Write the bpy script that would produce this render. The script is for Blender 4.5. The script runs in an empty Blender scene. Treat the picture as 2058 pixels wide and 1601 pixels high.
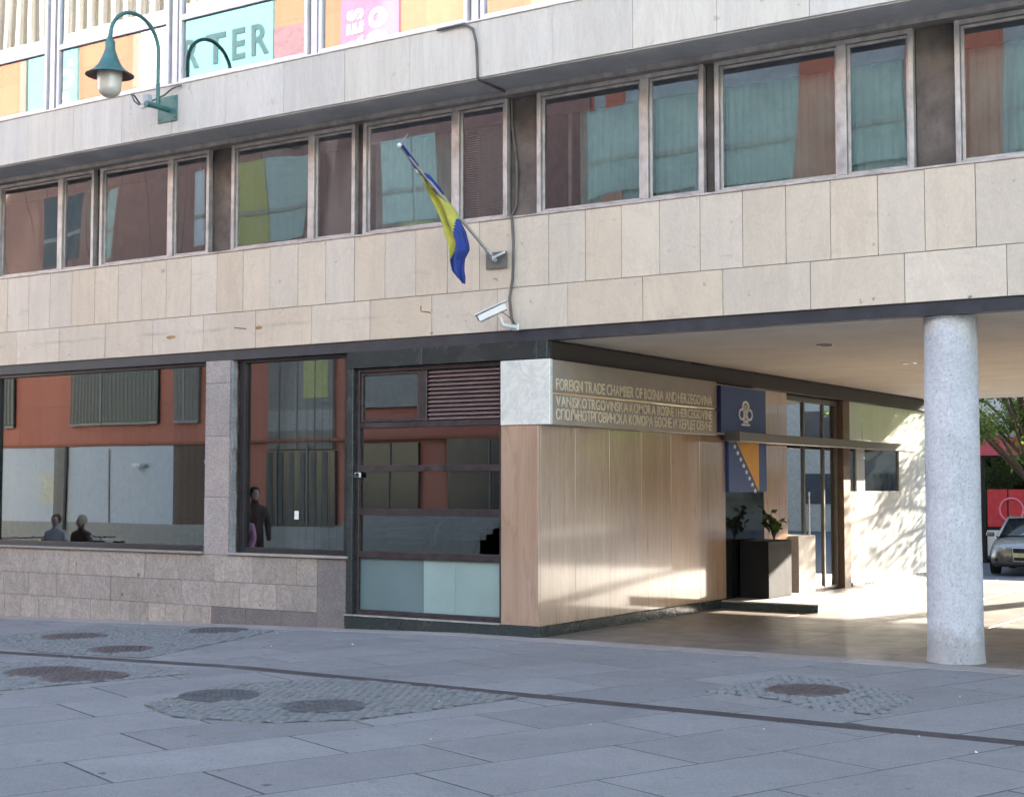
import bpy, bmesh, math, random
from mathutils import Vector, Matrix, noise
random.seed(7)
R = math.radians
scn = bpy.context.scene
col = scn.collection

# ------------------------------------------------------------------ camera, light, exposure
cd = bpy.data.cameras.new('camera'); cam = bpy.data.objects.new('camera', cd); col.objects.link(cam)
cam.location = (8.768, -13.994, 1.70)
cam.rotation_euler = (R(90 + 3.41), 0, R(33.13))
cd.sensor_width = 36; cd.lens = 36 * 2937.9 / 2058; cd.clip_end = 600; cd.clip_start = .1
scn.camera = cam
SUN_EL, SUN_AZ = 17.7, 15.0       # sun stands behind the building, a little to the right
w = bpy.data.worlds.new('World'); scn.world = w; w.use_nodes = True
nt = w.node_tree; bg = nt.nodes['Background']
sky = nt.nodes.new('ShaderNodeTexSky'); sky.sky_type = 'NISHITA'; sky.sun_disc = False
sky.sun_elevation = R(SUN_EL); sky.sun_rotation = R(SUN_AZ)
sky.altitude = 500; sky.air_density = 1.0; sky.dust_density = 1.6; sky.ozone_density = 1.0
nt.links.new(sky.outputs[0], bg.inputs[0]); bg.inputs[1].default_value = 0.15
sd = bpy.data.lights.new('sun', 'SUN'); sd.energy = 4.8; sd.angle = R(.5); sd.color = (1, .90, .76)
sun = bpy.data.objects.new('sun', sd); col.objects.link(sun)
dirv = Vector((math.sin(R(SUN_AZ)) * math.cos(R(SUN_EL)), math.cos(R(SUN_AZ)) * math.cos(R(SUN_EL)), math.sin(R(SUN_EL))))
sun.rotation_euler = dirv.to_track_quat('Z', 'Y').to_euler()
vs = scn.view_settings; vs.view_transform = 'Standard'; vs.look = 'None'; vs.gamma = 1; vs.use_curve_mapping = False
vs.exposure = 3.1
scn.render.engine = 'CYCLES'
scn.cycles.max_bounces = 8; scn.cycles.diffuse_bounces = 4; scn.cycles.glossy_bounces = 5
scn.cycles.transparent_max_bounces = 16; scn.cycles.transmission_bounces = 6
scn.cycles.caustics_reflective = False; scn.cycles.caustics_refractive = False
scn.cycles.sample_clamp_indirect = 6

# ------------------------------------------------------------------ materials
MATS = {}
class NG:
    def __init__(s, name):
        s.m = bpy.data.materials.new(name); s.m.use_nodes = True
        s.t = s.m.node_tree; s.n = s.t.nodes; s.l = s.t.links
        s.b = s.n['Principled BSDF']; s.out = s.n['Material Output']
        s.geo = s.n.new('ShaderNodeNewGeometry'); s.oi = s.n.new('ShaderNodeObjectInfo')
    def link(s, a, b): s.l.new(a, b)
    def pos(s, jitter=0., scale=(1, 1, 1)):
        mp = s.n.new('ShaderNodeMapping'); mp.inputs['Scale'].default_value = scale
        if jitter:
            c = s.n.new('ShaderNodeVectorMath'); c.operation = 'SCALE'; c.inputs[0].default_value = (31.7, 17.3, 23.9)
            m = s.n.new('ShaderNodeMath'); m.operation = 'MULTIPLY'; m.inputs[1].default_value = jitter
            s.link(s.oi.outputs['Random'], m.inputs[0]); s.link(m.outputs[0], c.inputs['Scale'])
            a = s.n.new('ShaderNodeVectorMath'); a.operation = 'ADD'
            s.link(s.geo.outputs['Position'], a.inputs[0]); s.link(c.outputs[0], a.inputs[1])
            s.link(a.outputs[0], mp.inputs['Vector'])
        else: s.link(s.geo.outputs['Position'], mp.inputs['Vector'])
        return mp.outputs[0]
    def noise(s, vec, scale, detail=5, rough=.6, dist=0.):
        n = s.n.new('ShaderNodeTexNoise'); n.inputs['Scale'].default_value = scale
        n.inputs['Detail'].default_value = detail; n.inputs['Roughness'].default_value = rough
        n.inputs['Distortion'].default_value = dist; s.link(vec, n.inputs['Vector']); return n.outputs['Fac']
    def ramp(s, fac, stops, interp='LINEAR'):
        r = s.n.new('ShaderNodeValToRGB'); r.color_ramp.interpolation = interp
        e = r.color_ramp.elements
        while len(e) < len(stops): e.new(.5)
        for i, (p, c) in enumerate(stops):
            e[i].position = p; e[i].color = (c if len(c) == 4 else (*c, 1)) if not isinstance(c, (int, float)) else (c, c, c, 1)
        s.link(fac, r.inputs[0]); return r.outputs[0]
    def mix(s, fac, a, b, mode='MIX'):
        m = s.n.new('ShaderNodeMix'); m.data_type = 'RGBA'; m.blend_type = mode
        for v, k in ((fac, 0), (a, 6), (b, 7)):
            if isinstance(v, (int, float)): m.inputs[k].default_value = v if k == 0 else (v, v, v, 1)
            elif isinstance(v, tuple): m.inputs[k].default_value = (*v[:3], 1)
            else: s.link(v, m.inputs[k])
        return m.outputs[2]
    def math(s, op, a, b=None):
        m = s.n.new('ShaderNodeMath'); m.operation = op
        for i, v in enumerate((a, b)):
            if v is None: continue
            if isinstance(v, (int, float)): m.inputs[i].default_value = v
            else: s.link(v, m.inputs[i])
        return m.outputs[0]
    def bump(s, h, strength=.3, dist=.01):
        b = s.n.new('ShaderNodeBump'); b.inputs['Strength'].default_value = strength; b.inputs['Distance'].default_value = dist
        s.link(h, b.inputs['Height']); return b.outputs[0]

def simple(name, c, rough=.5, metal=0., var=.08, nscale=6., bump=0., spec=None, grime=0.):
    if name in MATS: return MATS[name]
    g = NG(name); p = g.pos(1.)
    f = g.noise(p, nscale)
    c = tuple(c)
    lo = tuple(x * (1 - var * 2) for x in c); hi = tuple(min(1, x * (1 + var * 2)) for x in c)
    cc = g.ramp(f, [(.3, lo), (.7, hi)])
    if grime:
        gr = g.ramp(g.noise(g.pos(1., (1, 1, .35)), 9, 6, .7), [(.5, 0), (.72, 1)])
        cc = g.mix(g.math('MULTIPLY', gr, grime), cc, tuple(x * .35 for x in c))
    g.link(cc, g.b.inputs['Base Color'])
    rr = g.ramp(f, [(.3, max(0.02, rough - .06)), (.7, min(1, rough + .06))]); g.link(rr, g.b.inputs['Roughness'])
    g.b.inputs['Metallic'].default_value = metal
    if spec is not None: g.b.inputs['Specular IOR Level'].default_value = spec
    if bump: g.link(g.bump(g.noise(p, nscale * 12, 3), bump, .004), g.b.inputs['Normal'])
    MATS[name] = g.m; return g.m

def stone(name, base, alt, vein, rough=.55, streak=(1, 1, 1), scale=1.2, piece=.10, spots=.35, bump=.25, veinw=.5, coat=0., speck=None, spotc=.3):
    """cut stone cladding: cloudy tone, veins, per-slab shift, small pits and old stains"""
    g = NG(name); p = g.pos(1., streak); pw = g.pos(0.)
    c = g.mix(g.ramp(g.noise(p, scale, 6, .6, .6), [(.32, 0), (.68, 1)]), base, alt)
    v = g.ramp(g.noise(p, scale * 1.7, 8, .62, 1.8), [(.44, 0), (.5, 1), (.56, 0)])
    c = g.mix(g.math('MULTIPLY', v, veinw), c, vein)
    # fine grain
    gr = g.noise(p, 60, 3, .7); c = g.mix(.10, c, g.ramp(gr, [(.3, .15), (.7, .95)]), 'OVERLAY')
    if speck:
        vo = g.n.new('ShaderNodeTexVoronoi'); vo.inputs['Scale'].default_value = speck[0]; g.link(pw, vo.inputs['Vector'])
        c = g.mix(speck[2], c, g.mix(1., c, g.ramp(vo.outputs['Color'], [(.2, .35), (.5, .8), (.8, 1.5)]), 'MULTIPLY'))
    # each slab lighter or darker
    hsv = g.n.new('ShaderNodeHueSaturation'); g.link(c, hsv.inputs['Color'])
    g.link(g.ramp(g.oi.outputs['Random'], [(0, 1 - piece), (1, 1 + piece)]), hsv.inputs['Value'])
    r2 = g.math('FRACT', g.math('MULTIPLY', g.oi.outputs['Random'], 7.13)); g.link(g.ramp(r2, [(0, .86), (1, 1.12)]), hsv.inputs['Saturation'])
    c = hsv.outputs[0]
    # rain streaks and small dark pits
    st = g.ramp(g.noise(g.pos(0., (7, 7, .5)), 1.3, 5, .6), [(.52, 0), (.78, 1)])
    c = g.mix(g.math('MULTIPLY', st, .30), c, tuple(x * .62 for x in base))
    if name == 'facade_stone':
        sx = g.n.new('ShaderNodeSeparateXYZ'); g.link(pw, sx.inputs[0])
        d = g.math('ABSOLUTE', g.math('SUBTRACT', g.math('ADD', sx.outputs[2], g.math('MULTIPLY', g.noise(pw, 2, 3), .05)), 3.785))
        bd = g.math('MULTIPLY', g.ramp(d, [(0, 1), (.035, 0)]), g.ramp(g.noise(pw, 1.5, 4), [(.4, 0), (.6, 1)]))
        bd = g.math('MULTIPLY', bd, g.ramp(g.math('ADD', g.math('MULTIPLY', sx.outputs[0], -.2), .0), [(.3, 0), (.5, 1)]))
        c = g.mix(g.math('MULTIPLY', bd, .45), c, (.22, .20, .18))
        d2 = g.ramp(g.noise(g.pos(0., (2.2, 1, 6)), 1.2, 6, .7), [(.58, 0), (.72, 1)]); c = g.mix(g.math('MULTIPLY', d2, .36), c, (.25, .21, .18))
    if spots:
        sp = g.ramp(g.noise(pw, 7.5, 3, .5), [(.665, 0), (.72, 1)])
        sp2 = g.ramp(g.noise(pw, 1.1, 2, .5), [(.45, 0), (.6, 1)])
        c = g.mix(g.math('MULTIPLY', g.math('MULTIPLY', sp, sp2), spots), c, (spotc*.5, spotc*.44, spotc*.4))
    g.link(c, g.b.inputs['Base Color'])
    g.link(g.ramp(g.noise(p, 3, 4), [(.3, max(.03, rough - .1)), (.7, min(1, rough + .1))]), g.b.inputs['Roughness'])
    g.b.inputs['Coat Weight'].default_value = coat; g.b.inputs['Coat Roughness'].default_value = .075; g.b.inputs['Coat IOR'].default_value = 1.6 if coat < 1 else 1.9
    if bump: g.link(g.bump(g.noise(pw, 45, 5, .7), bump, .004), g.b.inputs['Normal'])
    MATS[name] = g.m; return g.m

def glass(name, tint=(.75, .8, .8), add=.12, k=1.0, wav=.25, rough=0., wscale=.6, ior=1.5):
    g = NG(name); g.n.remove(g.b)
    tr = g.n.new('ShaderNodeBsdfTransparent'); tr.inputs[0].default_value = (*tint, 1)
    gl = g.n.new('ShaderNodeBsdfGlossy'); gl.inputs['Roughness'].default_value = rough; gl.inputs[0].default_value = (.93, .95, .95, 1)
    fr = g.n.new('ShaderNodeFresnel'); fr.inputs[0].default_value = ior
    f = g.math('MINIMUM', g.math('ADD', g.math('MULTIPLY', fr.outputs[0], k), add), .95)
    nn = g.bump(g.noise(g.pos(.6, (1, 1, .45)), wscale, 1, .4), wav, .02)
    g.link(nn, gl.inputs['Normal'])
    mx = g.n.new('ShaderNodeMixShader'); g.link(f, mx.inputs[0]); g.link(tr.outputs[0], mx.inputs[1]); g.link(gl.outputs[0], mx.inputs[2])
    g.link(mx.outputs[0], g.out.inputs[0]); MATS[name] = g.m; return g.m

travert = stone('facade_stone', (.62, .515, .395), (.53, .44, .34), (.42, .34, .27), rough=.6, streak=(1, 1, .45), piece=.055, spots=.9, veinw=.22)
slabst = stone('upper_stone', (.64, .585, .50), (.56, .505, .43), (.45, .40, .36), rough=.6, streak=(2.2, 2, .3), piece=.07, spots=.4, veinw=.3)
plinthst = stone('plinth_stone', (.38, .33, .285), (.30, .262, .232), (.18, .155, .145), rough=.65, streak=(1.4, 1, .8), scale=2.2, piece=.14, spots=1., veinw=.5, speck=(95, 0, .25), spotc=.12)
darkst = stone('plinth_dark_stone', (.175, .155, .15), (.135, .12, .12), (.2, .17, .16), rough=.5, scale=3, piece=.1, spots=.3, speck=(110, 0, .5), veinw=.3)
pillarst = stone('pillar_stone', (.33, .285, .265), (.27, .235, .22), (.38, .33, .3), rough=.6, scale=3, piece=.06, spots=.4, speck=(85, 0, .35), veinw=.3)
granite = stone('green_granite', (.035, .045, .043), (.028, .036, .035), (.06, .07, .065), rough=.25, scale=5, piece=.15, spots=0, speck=(140, 0, .6), veinw=.2, bump=.05)
rose = stone('rose_travertine', (.47, .295, .175), (.38, .225, .125), (.27, .145, .08), rough=.35, streak=(4, 4, .3), scale=.8, piece=.05, spots=.1, veinw=.45, coat=1., bump=.0)
marble = stone('white_marble', (.72, .70, .61), (.65, .64, .56), (.42, .44, .42), rough=.3, scale=1.6, piece=.03, spots=.1, veinw=.45, coat=.6, bump=.03)
palewall = stone('pale_wall_stone', (.47, .47, .43), (.40, .405, .38), (.42, .42, .40), rough=.35, streak=(3, 3, .5), scale=1.1, piece=.05, spots=.1, veinw=.3, coat=.5, bump=.03)
rooffloor = stone('passage_granite', (.155, .128, .105), (.12, .10, .083), (.18, .15, .125), rough=.5, scale=.5, piece=.06, spots=.5, veinw=.2, speck=(90, 0, .3), coat=.05, spotc=.08)
pave = stone('paving_stone', (.238, .228, .222), (.185, .178, .175), (.275, .265, .255), rough=.72, scale=.8, piece=.09, spots=.8, veinw=.12, speck=(150, 0, .35), bump=.3, spotc=.06)
kerbst = stone('kerb_stone', (.33, .29, .26), (.26, .225, .2), (.2, .17, .15), rough=.75, scale=2, piece=.12, spots=.6, veinw=.3)
cobbed = simple('cobble_sand', (.11, .112, .105), .9, var=.2, nscale=20)
jointm = simple('joint_dirt', (.065, .062, .058), .95, var=.3)
facjoint = simple('facade_joint', (.20, .16, .125), .9, var=.2)
soffitm = simple('soffit_render', (.58, .56, .54), .85, var=.10, nscale=1.5, grime=.18)
ceilm = simple('passage_ceiling_paint', (.84, .81, .74), .75, var=.05, nscale=1.2, grime=.06)
bronze = simple('dark_bronze', (.045, .034, .034), .38, .3, var=.2, nscale=9)
blackm = simple('black_metal', (.022, .021, .023), .35, .2, var=.15)
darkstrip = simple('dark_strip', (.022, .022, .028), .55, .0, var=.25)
alu = simple('aged_aluminium', (.44, .40, .37), .45, .35, var=.14, nscale=5, grime=.5)
alu_up = simple('upper_frame_aluminium', (.74, .70, .69), .4, .15, var=.06, nscale=5, grime=.25)
pierdark = simple('brown_pier_panel', (.115, .09, .075), .6, var=.25, nscale=3, grime=.5)
voidm = simple('interior_dark', (.045, .043, .042), .9, var=.2)
room = simple('interior_paint', (.30, .28, .25), .9, var=.1)
roomfloor = simple('interior_floor', (.12, .10, .085), .6, var=.15)
concrete = simple('concrete', (.30, .29, .28), .85, var=.12, grime=.2)
brass = simple('brushed_bronze_letters', (.80, .69, .52), .4, .3, var=.06)
signm = simple('brushed_sign_metal', (.33, .285, .235), .5, .15, var=.05, nscale=3)
steel = simple('steel', (.55, .55, .56), .3, .9, var=.05)
white = simple('white_plastic', (.74, .73, .68), .4, var=.04)
greenpaint = simple('green_lamp_paint', (.06, .165, .145), .4, .1, var=.12, nscale=8, grime=.15)
lampin = simple('lamp_shade_inside', (.10, .055, .045), .6, var=.2)
cablem = simple('cable_rubber', (.12, .105, .095), .7, var=.15)
blue = simple('flag_blue', (.014, .036, .19), .75, var=.12)
yellow = simple('flag_yellow', (.40, .37, .055), .75, var=.12)
whitec = simple('flag_white', (.78, .78, .76), .7, var=.03)
signblue = simple('sign_blue', (.028, .062, .20), .45, var=.06)
signblue2 = simple('sign_dark_blue', (.012, .018, .09), .45, var=.06)
signyel = simple('sign_yellow', (.72, .34, .04), .45, var=.05)
canopym = simple('canopy_metal', (.15, .135, .115), .45, .2, var=.07)
rustm = simple('rust', (.20, .07, .03), .9, var=.3, nscale=30)
manm = simple('cast_iron', (.105, .085, .083), .62, .25, var=.25, nscale=18, bump=.5)
mang = simple('concrete_cover', (.085, .083, .085), .8, .0, var=.2, nscale=14, bump=.5)
channelm = simple('channel_grate_iron', (.055, .045, .047), .7, .2, var=.2, nscale=18, bump=.5)
cobm = stone('cobble_stone', (.165, .165, .16), (.125, .125, .12), (.26, .26, .25), rough=.7, scale=7, piece=.2, spots=.2, veinw=.2, bump=.3)
litter = simple('paper_litter', (.8, .8, .78), .7, var=.03)
teal = simple('teal_film', (.16, .40, .42), .2, var=.04)
pinkf = simple('pink_film', (.50, .15, .24), .2, var=.04)
inkw = simple('white_print', (.85, .85, .83), .5, var=.02)
inkg = simple('grey_teal_print', (.055, .10, .115), .5, var=.02)
slat = simple('white_blind', (.75, .74, .70), .6, var=.04)
vene = simple('venetian_blind', (.60, .52, .49), .5, var=.04)
beige = simple('beige_blind', (.40, .35, .285), .8, var=.05)
curtteal = simple('teal_curtain', (.52, .66, .61), .9, var=.12, nscale=2)
curtgrey = simple('grey_curtain', (.50, .46, .41), .9, var=.12, nscale=2)
frost = simple('frosted_glass', (.25, .34, .32), .35, var=.05, nscale=1.5)
frostd = simple('frosted_glass_dark', (.12, .175, .18), .35, var=.05, nscale=1.5)
gl_shop = glass('shop_glass', (.55, .57, .56), add=.15, k=1.0, wav=.10)
gl_first = glass('first_floor_glass', (.80, .83, .82), add=.11, k=1.0, wav=.5, wscale=.8)
gl_up = glass('upper_glass', (.80, .82, .82), add=.22, k=1.0, wav=.12)
gl_door = glass('door_glass', (.6, .62, .60), add=.35, k=1.0, wav=.05)
gl_globe = None

def colmat():
    g = NG('column_concrete'); pw = g.pos(0.)
    n = g.noise(pw, 30, 5, .7)
    c = g.mix(g.ramp(n, [(.35, 0), (.65, 1)]), (.50, .50, .52), (.66, .66, .68))
    pits = g.ramp(g.noise(g.pos(0., (1, 1, .6)), 75, 2, .5), [(.60, 0), (.67, 1)])
    c = g.mix(g.math('MULTIPLY', pits, .22), c, (.20, .20, .22))
    big = g.ramp(g.noise(pw, 2.2, 4), [(.35, .85), (.7, 1.06)]); c = g.mix(1., c, big, 'MULTIPLY')
    sx = g.n.new('ShaderNodeSeparateXYZ'); g.link(pw, sx.inputs[0])
    dz = g.math('ADD', sx.outputs[2], g.math('MULTIPLY', g.noise(pw, 6, 4), -.45))
    c = g.mix(g.math('MULTIPLY', g.ramp(dz, [(0, 1), (.12, 0)]), .5), c, (.24, .22, .20))
    rub = g.ramp(g.noise(g.pos(0., (5, 5, 1)), 1.1, 5, .65), [(.58, 0), (.75, 1)]); c = g.mix(g.math('MULTIPLY', rub, .22), c, (.34, .33, .33))
    g.link(c, g.b.inputs['Base Color']); g.b.inputs['Roughness'].default_value = .85
    g.link(g.bump(g.mix(.6, n, pits, 'SUBTRACT'), .8, .012), g.b.inputs['Normal']); return g.m
columnm = colmat()

def leafmat(name, c1, c2, c3):
    g = NG(name)
    att = g.n.new('ShaderNodeAttribute'); att.attribute_name = 'tone'
    c = g.ramp(att.outputs['Fac'], [(0, c1), (.6, c2), (1, c3)])
    g.link(c, g.b.inputs['Base Color']); g.b.inputs['Roughness'].default_value = .5
    tl = g.n.new('ShaderNodeBsdfTranslucent'); g.link(g.mix(.6, c, (.35, .5, .05), 'ADD'), tl.inputs[0])
    mx = g.n.new('ShaderNodeMixShader'); mx.inputs[0].default_value = .35
    g.link(g.b.outputs[0], mx.inputs[1]); g.link(tl.outputs[0], mx.inputs[2]); g.link(mx.outputs[0], g.out.inputs[0]); return g.m
leafm = leafmat('locust_leaves', (.035, .06, .012), (.08, .12, .025), (.15, .17, .04))
leafd = leafmat('pot_plant_leaves', (.012, .025, .01), (.02, .045, .015), (.04, .07, .02))
bark = simple('bark', (.11, .085, .065), .9, var=.2, nscale=20, bump=.5)

# ------------------------------------------------------------------ mesh helpers
def link(name, me, mat, parent=None):
    o = bpy.data.objects.new(name, me)
    if mat is not None:
        for m in (mat if isinstance(mat, (list, tuple)) else [mat]): me.materials.append(m)
    col.objects.link(o)
    if parent is not None: o.parent = parent
    return o
def empty(name, label=None, cat=None, loc=(0, 0, 0), rz=0, group=None, kind=None):
    o = bpy.data.objects.new(name, None); col.objects.link(o); o.location = loc; o.rotation_euler = (0, 0, rz)
    tag(o, label, cat, group, kind); return o
def tag(o, label=None, cat=None, group=None, kind=None):
    if label: o['label'] = label
    if cat: o['category'] = cat
    if group: o['group'] = group
    if kind: o['kind'] = kind
    return o
class MB:
    def __init__(s): s.v = []; s.f = []; s.mi = []; s.sm = []
    def add(s, vs, fs, mi=0, sm=False):
        b = len(s.v); s.v += [tuple(v) for v in vs]; s.f += [tuple(b + i for i in f) for f in fs]
        s.mi += [mi] * len(fs); s.sm += [sm] * len(fs); return s
    def box(s, x0, x1, y0, y1, z0, z1, mi=0):
        s.add([(x0, y0, z0), (x1, y0, z0), (x1, y1, z0), (x0, y1, z0), (x0, y0, z1), (x1, y0, z1), (x1, y1, z1), (x0, y1, z1)],
              [(0, 3, 2, 1), (4, 5, 6, 7), (0, 1, 5, 4), (1, 2, 6, 5), (2, 3, 7, 6), (3, 0, 4, 7)], mi); return s
    def bbox(s, x0, x1, y0, y1, z0, z1, b=.004, mi=0):
        """box with bevelled edges"""
        b = min(b, (x1 - x0) * .45, (y1 - y0) * .45, (z1 - z0) * .45)
        V = []; idx = {}
        for i, x in enumerate((x0, x1)):
            for j, y in enumerate((y0, y1)):
                for k, z in enumerate((z0, z1)):
                    sx, sy, sz = (1 - 2 * i) * b, (1 - 2 * j) * b, (1 - 2 * k) * b
                    for a, p in enumerate(((x, y + sy, z + sz), (x + sx, y, z + sz), (x + sx, y + sy, z))):
                        idx[i, j, k, a] = len(V); V.append(p)
        F = []
        q = lambda *t: F.append(tuple(idx[a] for a in t))
        for i in (0, 1):
            q(*[(i, j, k, 0) for j, k in ((0, 0), (1, 0), (1, 1), (0, 1))][::(1 if i else -1)])
            q(*[(j, i, k, 1) for j, k in ((0, 0), (1, 0), (1, 1), (0, 1))][::(-1 if i else 1)])
            q(*[(j, k, i, 2) for j, k in ((0, 0), (1, 0), (1, 1), (0, 1))][::(1 if i else -1)])
        for i in (0, 1):
            for j in (0, 1):
                s1 = 1 if (i ^ j) else -1
                q(*[(i, j, 0, 0), (i, j, 1, 0), (i, j, 1, 1), (i, j, 0, 1)][::s1])
                q(*[(i, 0, j, 0), (i, 0, j, 2), (i, 1, j, 2), (i, 1, j, 0)][::s1])
                q(*[(0, i, j, 1), (1, i, j, 1), (1, i, j, 2), (0, i, j, 2)][::s1])
        for i in (0, 1):
            for j in (0, 1):
                for k in (0, 1):
                    q(*[(i, j, k, 0), (i, j, k, 1), (i, j, k, 2)][::(1 if (i ^ j ^ k) else -1)])
        return s.add(V, F, mi)
    def tube(s, pts, r, n=8, mi=0, cap=True):
        pts = [Vector(p) for p in pts]; rs = r if isinstance(r, (list, tuple)) else [r] * len(pts)
        rings = []; t0 = None; up = None
        for i, p in enumerate(pts):
            t = (pts[min(i + 1, len(pts) - 1)] - pts[max(i - 1, 0)]).normalized()
            if up is None:
                up = t.orthogonal().normalized()
            else:
                up = (up - t * up.dot(t)).normalized()
            bi = t.cross(up)
            rings.append([p + (up * math.cos(a) + bi * math.sin(a)) * rs[i] for a in [2 * math.pi * k / n for k in range(n)]])
        V = [v for rg in rings for v in rg]; F = []
        for i in range(len(pts) - 1):
            for k in range(n): F.append((i * n + k, i * n + (k + 1) % n, (i + 1) * n + (k + 1) % n, (i + 1) * n + k))
        s.add(V, F, mi, True)
        if cap:
            s.add(rings[0], [tuple(range(n))[::-1]], mi); s.add(rings[-1], [tuple(range(n))], mi)
        return s
    def lathe(s, prof, cx, cy, n=32, mi=0, sm=True):
        V = []; F = []
        for r, z in prof:
            for k in range(n): a = 2 * math.pi * k / n; V.append((cx + r * math.cos(a), cy + r * math.sin(a), z))
        for i in range(len(prof) - 1):
            for k in range(n): F.append((i * n + k, i * n + (k + 1) % n, (i + 1) * n + (k + 1) % n, (i + 1) * n + k))
        return s.add(V, F, mi, sm)
    def build(s, name, mat, parent=None, kind=None):
        me = bpy.data.meshes.new(name); me.from_pydata(s.v, [], s.f)
        me.polygons.foreach_set('material_index', s.mi); me.polygons.foreach_set('use_smooth', s.sm); me.update()
        o = link(name, me, mat, parent)
        if kind: o['kind'] = kind
        return o
BOXC = {}
def piece(name, x0, x1, y0, y1, z0, z1, mat, parent, b=.004):
    """one box-shaped piece with its own origin; equal sizes share mesh data"""
    dx, dy, dz = round((x1 - x0) / 2, 4), round((y1 - y0) / 2, 4), round((z1 - z0) / 2, 4)
    key = (dx, dy, dz, mat.name, b)
    if key not in BOXC:
        mb = MB(); mb.bbox(-dx, dx, -dy, dy, -dz, dz, b) if b else mb.box(-dx, dx, -dy, dy, -dz, dz)
        me = bpy.data.meshes.new(name); me.from_pydata(mb.v, [], mb.f); me.materials.append(mat); BOXC[key] = me
    o = bpy.data.objects.new(name, BOXC[key]); col.objects.link(o); o.parent = parent
    o.location = ((x0 + x1) / 2, (y0 + y1) / 2, (z0 + z1) / 2); return o
def text_mesh(name, body, size, mat, parent, mw, extrude=.004, spacing=1., scale_x=1., bold=0., align='LEFT'):
    cu = bpy.data.curves.new(name, 'FONT'); cu.body = body; cu.size = size; cu.extrude = extrude; cu.space_character = spacing
    cu.offset = bold; cu.align_x = align; cu.resolution_u = 4
    t = bpy.data.objects.new(name, cu); col.objects.link(t)
    dg = bpy.context.evaluated_depsgraph_get(); me = bpy.data.meshes.new_from_object(t.evaluated_get(dg))
    bpy.data.objects.remove(t); bpy.data.curves.remove(cu)
    xs = [v.co.x for v in me.vertices]
    wd = max(xs) - min(xs)
    me.materials.clear()
    o = link(name, me, mat, parent)
    return o, wd, min(xs)
def gz(x, y):
    z = 0.
    if y <= .5: z -= .025 * max(0, -1 - x)
    if y > 13: z -= .062 * min(y - 13, 9)
    return max(z, -.56)

# ------------------------------------------------------------------ ground
SLOPE = {}
def sheet(name, x0, x1, y0, y1, nx, ny, dz, mat, kind=None, parent=None):
    mb = MB(); V = []; F = []
    for j in range(ny + 1):
        for i in range(nx + 1):
            x = x0 + (x1 - x0) * i / nx; y = y0 + (y1 - y0) * j / ny; V.append((x, y, gz(x, y) + dz))
    for j in range(ny):
        for i in range(nx):
            a = j * (nx + 1) + i; F.append((a, a + 1, a + nx + 2, a + nx + 1))
    mb.add(V, F); return mb.build(name, mat, parent, kind)
farg = sheet('ground', -300, 300, -300, 400, 30, 35, -.66, simple('far_ground', (.16, .155, .15), .9), 'structure')
for v in farg.data.vertices: v.co.z = -.66
plaza = empty('plaza', kind='structure')
sheet('joint_bed', -31, 34, -30, -.0, 65, 15, -.0022, jointm, parent=plaza)
sheet('outer_paving', -31, 34, -30, -11.2, 65, 6, .0, pave, parent=plaza)
# big rectangular slabs laid in running bond at an angle to the building
ANG = R(70.0); ux, uy = math.cos(ANG), math.sin(ANG); vx, vy = math.sin(ANG), -math.cos(ANG)
L, Wd = 1.56, .80
def clip(poly, a, b, c):                      # keep a*x+b*y<=c
    out = []
    for i in range(len(poly)):
        p, q = poly[i], poly[(i + 1) % len(poly)]
        dp, dq = a * p[0] + b * p[1] - c, a * q[0] + b * q[1] - c
        if dp <= 0: out.append(p)
        if (dp < 0) != (dq < 0) and dp != dq:
            t = dp / (dp - dq); out.append((p[0] + (q[0] - p[0]) * t, p[1] + (q[1] - p[1]) * t))
    return out
def slab(poly, name, mat, parent, top=0., th=.05, tilt=(0, 0)):
    n = len(poly); cx = sum(p[0] for p in poly) / n; cy = sum(p[1] for p in poly) / n; cz = gz(cx, cy) + top
    cut = []
    if min(p[0] for p in poly) < -1.02 and max(p[0] for p in poly) > -.98:      # the ground bends at x = -1
        q = []
        for i in range(n):
            a, b = poly[i], poly[(i + 1) % n]; q.append(a)
            if (a[0] + 1) * (b[0] + 1) < -1e-9:
                t = (-1 - a[0]) / (b[0] - a[0]); cut.append(len(q)); q.append((-1., a[1] + (b[1] - a[1]) * t))
        poly = q; n = len(poly)
    ins = []
    for x, y in poly:
        d = math.hypot(x - cx, y - cy) or 1; k = max(0, 1 - .006 / d); ins.append(((x - cx) * k, (y - cy) * k))
    z = lambda x, y: gz(cx + x, cy + y) + top - cz + x * tilt[0] + y * tilt[1]
    V = [(x - cx, y - cy, z(x - cx, y - cy) - .003) for x, y in poly] + [(x, y, z(x, y)) for x, y in ins] + [(x - cx, y - cy, z(x - cx, y - cy) - th) for x, y in poly]
    if len(cut) == 2:
        a, b = cut; F = [tuple(n + k for k in range(a, b + 1)), tuple(n + k % n for k in range(b, n + a + 1))]
    else: F = [tuple(range(n, 2 * n))]
    for i in range(n):
        j = (i + 1) % n; F.append((i, j, n + j, n + i)); F.append((2 * n + i, 2 * n + j, j, i))
    me = bpy.data.meshes.new(name); me.from_pydata(V, [], F); o = link(name, me, mat, parent); o.location = (cx, cy, cz); return o
def area(p): return abs(sum(p[i][0] * p[(i + 1) % len(p)][1] - p[(i + 1) % len(p)][0] * p[i][1] for i in range(len(p)))) / 2
CH0, CH1 = -3.70, -3.94                       # channel centre y at x=-5 and x=6.5
def chy(x): return CH0 + (CH1 - CH0) * (x + 5) / 11.5
chs = (CH1 - CH0) / 11.5
cnt = 0
rest = MB()
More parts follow.
